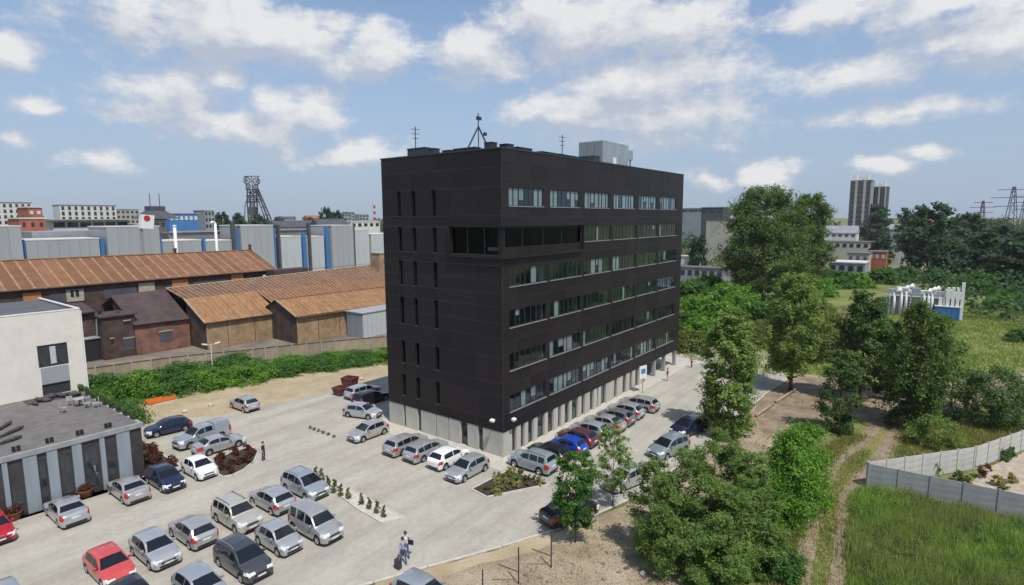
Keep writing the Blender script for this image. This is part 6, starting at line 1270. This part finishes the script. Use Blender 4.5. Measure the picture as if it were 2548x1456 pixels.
    if kind in ('suv', 'mpv', 'estate'):
        rl = []
        for sg in (-1, 1):
            m2 = MB(); a, b = S_['wt']+.25, S_['re']-.1; P_ = [(X(a+(b-a)*i/5), sg*(sec(a+(b-a)*i/5)[6][0]+.0), sec(a+(b-a)*i/5)[6][1]+.045) for i in range(6)]; m2.tube(P_, .022, 5); 
            for i in (0, 5): m2.bar(P_[i], (P_[i][0], P_[i][1], P_[i][2]-.06), .04)
            rl.append(m2.mesh('roof_rail'))
        out['rails'] = rl
    if kind == 'pickup':
        m2 = MB(); m2.box(X(3.40), X(3.30), -.86, .86, .95, 1.26); out['gap'] = m2.mesh('cab_gap')
        for sg in (-1, 1): pass
    out['wheels'] = [(X(fo), -1), (X(fo), 1), (X(ra), -1), (X(ra), 1)]; out['wy'] = W/2-.115; out['r'] = r_; bm.free()
    return out
CACHE = {}
def ob_mat(o, m):
    if len(o.data.materials) == 0: o.data.materials.append(m)
    o.material_slots[0].link = 'OBJECT'; o.material_slots[0].material = m
def car(label, kind, col, x, y, head, group='parked cars'):
    if kind not in CACHE: CACHE[kind] = car_parts(kind)
    P = CACHE[kind]; t = thing('parked_car', label, 'car', (x, y, 0), group, R(head)); OFF[t.name] = None
    def put(name, me, m, par=t, loc=None, own=True):
        o = bpy.data.objects.new(name, me); COL.objects.link(o); o.parent = par
        if loc: o.location = loc
        ob_mat(o, m); return o
    b = put('body', P['body'], CARM[col]); put('windscreen', P['windscreen'], MAT['carglass']); put('rear_window', P['rear_window'], MAT['carglass'])
    for s_ in P['side']: put('side_window', s_, MAT['carglass'])
    for sg in (-1, 1):
        if P[('head', sg)]: put('headlight', P[('head', sg)], MAT['lamp_clear'])
        if P[('tail', sg)]: put('tail_light', P[('tail', sg)], MAT['lamp_red'])
    put('underbody', P['under'], MAT['black_trim']); put('grille', P['grille'], MAT['black_trim']); put('bumper', P['bumper'], MAT['black_trim']); put('number_plate', P['plate_f'], MAT['plate']); put('number_plate', P['plate_r'], MAT['plate'])
    for m_ in P['mirror']: put('mirror', m_, CARM[col])
    for m_ in P.get('rails', []):
        if kind != 'estate' or col in ('silver_blue',): put('roof_rail', m_, MAT['steel_dark' if kind == 'suv' else 'steel'])
    if 'gap' in P: put('cab_gap', P['gap'], MAT['black_trim'])
    for wx, sg in P['wheels']:
        w = put('wheel', P['tyre'], MAT['tire'], t, (wx, sg*P['wy'], P['r'])); put('rim', P['rim'], MAT['rim'], w)
    return t
N_, S__, E_, W_ = 90, -90, 0, 180
car('crimson red car cut by the left photo edge beside the podium', 'hatch', 'red', -31.22, 20.03, S__)
car('silver sedan with its rear to the camera nearest the podium tubs', 'sedan', 'silver', -27.35, 19.15, N_)
car('silver sedan backed between rust tub and navy car at the podium', 'sedan', 'silver_warm', -23.3, 19.3, N_)
car('glossy navy black hatchback facing out by the triangular red bed', 'hatch', 'navy', -20.75, 18.9, S__)
car('small white rounded city car beside the tongue shaped red bed', 'mini', 'white', -18.15, 18.7, S__)
car('dark navy hatchback parked farthest back beside the silver pickup', 'hatch', 'navy', -15.5, 31.3, W_-8)
car('silver pickup with hard canopy over its bed', 'pickup', 'silver_blue', -14.6, 25.9, W_+4)
car('silver coupe like sedan beside the pickup and red bed', 'sedan', 'silver', -14.5, 22.7, E_-2)
car('lone silver hatchback waiting on the edge of the sandy strip', 'hatch', 'silver', -7.0, 32.3, N_)
car('coral red hatchback in the lower left corner', 'hatch', 'coral', -28.0, 8.6, S__)
car('silver hatchback facing the camera right of the coral red one', 'hatch', 'silver', -25.55, 8.4, S__)
car('silver three door hatchback showing its rear left of the beige off-roader', 'hatch', 'silver_warm', -23.05, 8.8, N_)
car('pale beige off-roader with black roof rails', 'suv', 'beige', -20.25, 8.3, S__)
car('silver hatchback showing its rear right of the beige off-roader', 'hatch', 'silver', -17.4, 8.6, N_)
car('silver people carrier at the head of the conifer island', 'mpv', 'silver_blue', -14.6, 8.6, S__)
car('black roofed car cut by the bottom edge beside the coral red one', 'hatch', 'black', -28.4, 3.75, S__)
car('silver blue hatchback cut by the bottom edge left of the dark people carrier', 'hatch', 'silver_blue', -25.6, 1.95, S__)
car('dark blue black people carrier with pale roof rails', 'mpv', 'dark_grey', -22.75, 2.7, S__)
car('small silver hatchback between dark people carrier and tall van', 'mini', 'silver', -20.05, 3.2, S__)
car('tall silver panel van with windows and black bumper', 'van', 'silver_warm', -17.65, 2.6, S__)
car('silver hatchback cut by the bottom edge near the walking pair', 'hatch', 'silver_blue', -18.35, -8.75, S__)
car('silver car roof in the bottom left corner', 'hatch', 'silver_blue', -32.8, 9.1, S__)
car('silver estate farthest along beside the oxide red skips', 'estate', 'silver', 4.2, 25.2, E_)
car('black estate half in the office shadow', 'estate', 'black', 3.2, 22.4, E_)
car('white silver hatchback nosing into the office shadow', 'hatch', 'silver', -.6, 19.2, -72)
car('silver hatchback facing away from the office left wall', 'hatch', 'silver_warm', -4.05, 13.95, W_)
car('grey silver estate first in the left wall row', 'estate', 'silver_warm', -3.9, 8.5, E_)
car('silver estate second in the left wall row', 'estate', 'silver', -3.75, 5.95, E_)
car('white hatchback between two silver cars at the left wall', 'hatch', 'white', -3.7, 3.2, E_)
car('pale silver hatchback nearest the office corner facing the camera', 'hatch', 'silver', -4.5, .35, W_)
car('silver grey boxy estate beside the dark soil bed', 'suv', 'silver_blue', -.15, -3.35, N_)
car('black hatchback first beyond the boxy estate', 'hatch', 'black', 2.35, -3.3, N_)
car('bright blue hatchback in the long wall row', 'mini', 'blue', 4.75, -3.9, N_)
car('dark maroon grey hatchback right of the bright blue one', 'hatch', 'maroon', 7.0, -3.5, N_)
car('silver hatchback right of the dark maroon one', 'hatch', 'silver', 9.4, -3.5, N_)
car('silver green sedan fifth from the right in the long wall row', 'sedan', 'silver_warm', 12.0, -3.7, N_)
car('grey hatchback third from the right in the long wall row', 'hatch', 'grey', 14.3, -3.8, N_)
car('silver hatchback second from the right in the long wall row', 'hatch', 'silver', 16.8, -3.7, N_)
car('silver estate at the right end of the long wall row', 'estate', 'silver_warm', 19.8, -3.9, N_)
q = gp(1722, 1085); car('dark blue black car under the tall bushy tree', 'mpv', 'navy', q.x+.6, q.y+.6, 165)
q = gp(1668, 1135); car('grey green car with pale roof beside the willow', 'mpv', 'teal_grey', q.x+.5, q.y+.4, 165)
q = gp(1562, 1218); car('silver car partly hidden by the willow and young tree', 'hatch', 'silver', q.x+.6, q.y+.5, 165)
q = gp(1425, 1300); car('black car in the shade of the young upright tree', 'sedan', 'black', q.x+.4, q.y+.5, -18)

# ------------------------------------------------------------------ people
def person_mesh(stride=.28, armsw=.25, bag=False):
    me = bpy.data.meshes.new('person'); V = []; E = []; Rd = []
    def add(p, r, par=None):
        V.append(p); Rd.append(r)
        if par is not None: E.append((par, len(V)-1))
        return len(V)-1
    pel = add((0, 0, .96), (.15, .11)); wa = add((0, 0, 1.12), (.135, .10), pel); ch = add((.01, 0, 1.30), (.165, .11), wa); sh = add((.0, 0, 1.43), (.13, .085), ch); nk = add((.01, 0, 1.52), (.058, .058), sh); hd = add((.03, 0, 1.64), (.085, .10), nk); add((.02, 0, 1.73), (.07, .085), hd)
    for sg in (-1, 1):
        st = stride*sg; hp_ = add((0, sg*.10, .90), (.095, .095), pel); kn = add((st*.55+.03, sg*.105, .50), (.062, .062), hp_); an = add((st*1.0-.06, sg*.10, .10), (.042, .042), kn); add((st*1.0+.11, sg*.11, .045), (.038, .032), an)
        so = add((0, sg*.19, 1.40), (.06, .06), sh); el_ = add((-armsw*sg*.35-.02, sg*.245, 1.14), (.045, .045), so); wr = add((-armsw*sg*.9+.06, sg*.26, .90), (.030, .030), el_); pa = add((-armsw*sg+.08, sg*.262, .84), (.034, .02), wr)
        for k, (dy, ln) in enumerate([(-.024, .07), (-.008, .082), (.008, .078), (.024, .062)]):
            f1 = add((-armsw*sg+.085+.01, sg*.262+dy, .795), (.0095, .0095), pa); add((-armsw*sg+.10, sg*.262+dy, .80-ln), (.008, .008), f1)
        f1 = add((-armsw*sg+.125, sg*.258, .835), (.010, .010), pa); add((-armsw*sg+.14, sg*.258, .79), (.008, .008), f1)
    me.from_pydata(V, E, []); o = bpy.data.objects.new('tmp', me); COL.objects.link(o); m = o.modifiers.new('s', 'SKIN')
    for i, r in enumerate(Rd): me.skin_vertices[0].data[i].radius = r
    me.skin_vertices[0].data[0].use_root = True; s2 = o.modifiers.new('d', 'SUBSURF'); s2.levels = 1; s2.render_levels = 1
    dg = bpy.context.evaluated_depsgraph_get(); out = bpy.data.meshes.new_from_object(o.evaluated_get(dg)); bpy.data.objects.remove(o); out.name = 'body'
    out.materials.clear()
    for k in ('skin', 'skin', 'skin', 'shoe'): out.materials.append(MAT[k])
    for p in out.polygons:
        z = p.center.z; y = abs(p.center.y); p.use_smooth = True
        p.material_index = 3 if z < .10 else 2 if z < .98 and y < .21 else 0 if z > 1.47 or (y > .20 and z < 1.12) else 1
    return out
PM = [person_mesh(.26, .22), person_mesh(.05, .06)]
def cloth(name, col): return M('cloth_'+name, col, rough=.9, var=.08, scale=8)
def person(label, D, mesh, shirt, trousers, rz, h=1.0, hair='hair', hands=None, loc=None):
    p = loc or gp(*D); t = thing('person', label, 'person', p, None, rz); t.scale = (h,)*3
    o = bpy.data.objects.new('body', mesh); COL.objects.link(o); o.parent = t
    for k, m in enumerate([MAT['skin'], shirt, trousers, MAT['shoe']]): o.material_slots[k].link = 'OBJECT'; o.material_slots[k].material = m
    bm = bmesh.new(); bmesh.ops.create_uvsphere(bm, u_segments=12, v_segments=8, radius=.105)
    for v in bm.verts: v.co.x *= 1.08; v.co.z *= 1.05; v.co += Vector((.008, 0, 1.70)); 
    bmesh.ops.delete(bm, geom=[v for v in bm.verts if v.co.z < 1.62 or (v.co.x > .06 and v.co.z < 1.70)], context='VERTS'); me = bpy.data.meshes.new('hair'); bm.to_mesh(me); bm.free(); link('hair', me, MAT[hair], t)
    fc = MB(); fc.obox((.125, 0, 1.645), (.018, 0, 0), (0, .014, 0), (0, 0, .022)); fc.build('nose', MAT['skin'], None).parent = t
    for sg in (-1, 1): e = MB(); e.obox((.112, sg*.034, 1.668), (.006, 0, 0), (0, .012, 0), (0, 0, .006)); e.build('eye', MAT['hair'], None).parent = t
    return t
c_white, c_blue, c_jean, c_red, c_dark, c_pink = cloth('white', (.62, .62, .66)), cloth('pale_blue', (.30, .34, .46)), cloth('jeans', (.06, .085, .17)), cloth('red', (.42, .07, .07)), cloth('dark', (.03, .03, .035)), cloth('pink', (.55, .30, .30))
pa = gp(1003, 1402); person('person in pale blue top and jeans walking across the yard', None, PM[0], c_blue, c_jean, 1.2, loc=pa)
pb = pa+Vector((.55, .35, 0)); person('person in white shirt with a black bag walking beside another', None, PM[0], c_white, c_jean, 1.2, loc=pb)
t = thing('shoulder_bag', 'black shoulder bag carried by the person in white shirt', 'bag', pb+Vector((.26, -.20, .84))); OFF[t.name] = None
MB().obox((0, 0, .14), (.05, .02, 0), (-.06, .16, 0), (0, 0, .14)).build('bag_body', MAT['black_trim'], t); 
m2 = MB(); m2.tube([(-.03, .08, .26), (-.12, .1, .48), (-.2, .12, .6), (-.12, .0, .5), (0, -.1, .26)], .012, 5); m2.build('strap', MAT['black_trim'], t)
t = thing('trolley_case', 'dark trolley case pulled behind the walking pair', 'suitcase', pa+Vector((-.55, -.15, 0))); OFF[t.name] = None
MB().box(-.14, .14, -.2, .2, .05, .62).build('case', MAT['steel_dark'], t); m2 = MB(); m2.bar((0, -.12, .62), (.12, -.12, .95), .02); m2.bar((0, .12, .62), (.12, .12, .95), .02); m2.bar((.12, -.12, .95), (.12, .12, .95), .025); m2.build('handle', MAT['steel'], t)
for s_ in (-.16, .16): MB().lathe([(0, -.02), (.05, -.02), (.05, .02), (0, .02)], (-.1, s_, .05), 10, axis='Y').build('wheel', MAT['tire'], t)
person('person in dark clothes standing beside the tongue shaped red bed', (656, 1146), PM[1], c_dark, c_dark, -1.0)
person('person in red top outside the office entrance', (1660, 948), PM[1], c_red, c_pink, 2.2)
person('person in pink top at the far end of the yard', (1720, 915), PM[0], c_pink, c_dark, 2.8)

# ------------------------------------------------------------------ haze
hz = MB(); hz.box(-300, 1500, -900, 1300, -1.5, 70); me = hz.mesh('haze'); o_ = bpy.data.objects.new('haze', me); COL.objects.link(o_)
hm = bpy.data.materials.new('haze_air'); hm.use_nodes = True; nt = hm.node_tree; nt.nodes.remove(nt.nodes['Principled BSDF']); pv = node(nt, 'ShaderNodeVolumePrincipled'); pv.inputs['Color'].default_value = (.86, .91, 1, 1); pv.inputs['Density'].default_value = HAZE if 'HAZE' in globals() else .00011; pv.inputs['Anisotropy'].default_value = .2
nt.links.new(pv.outputs[0], nt.nodes['Material Output'].inputs['Volume']); me.materials.append(hm); tag(o_, 'thin bluish summer haze lying over the town', 'haze', kind='stuff')
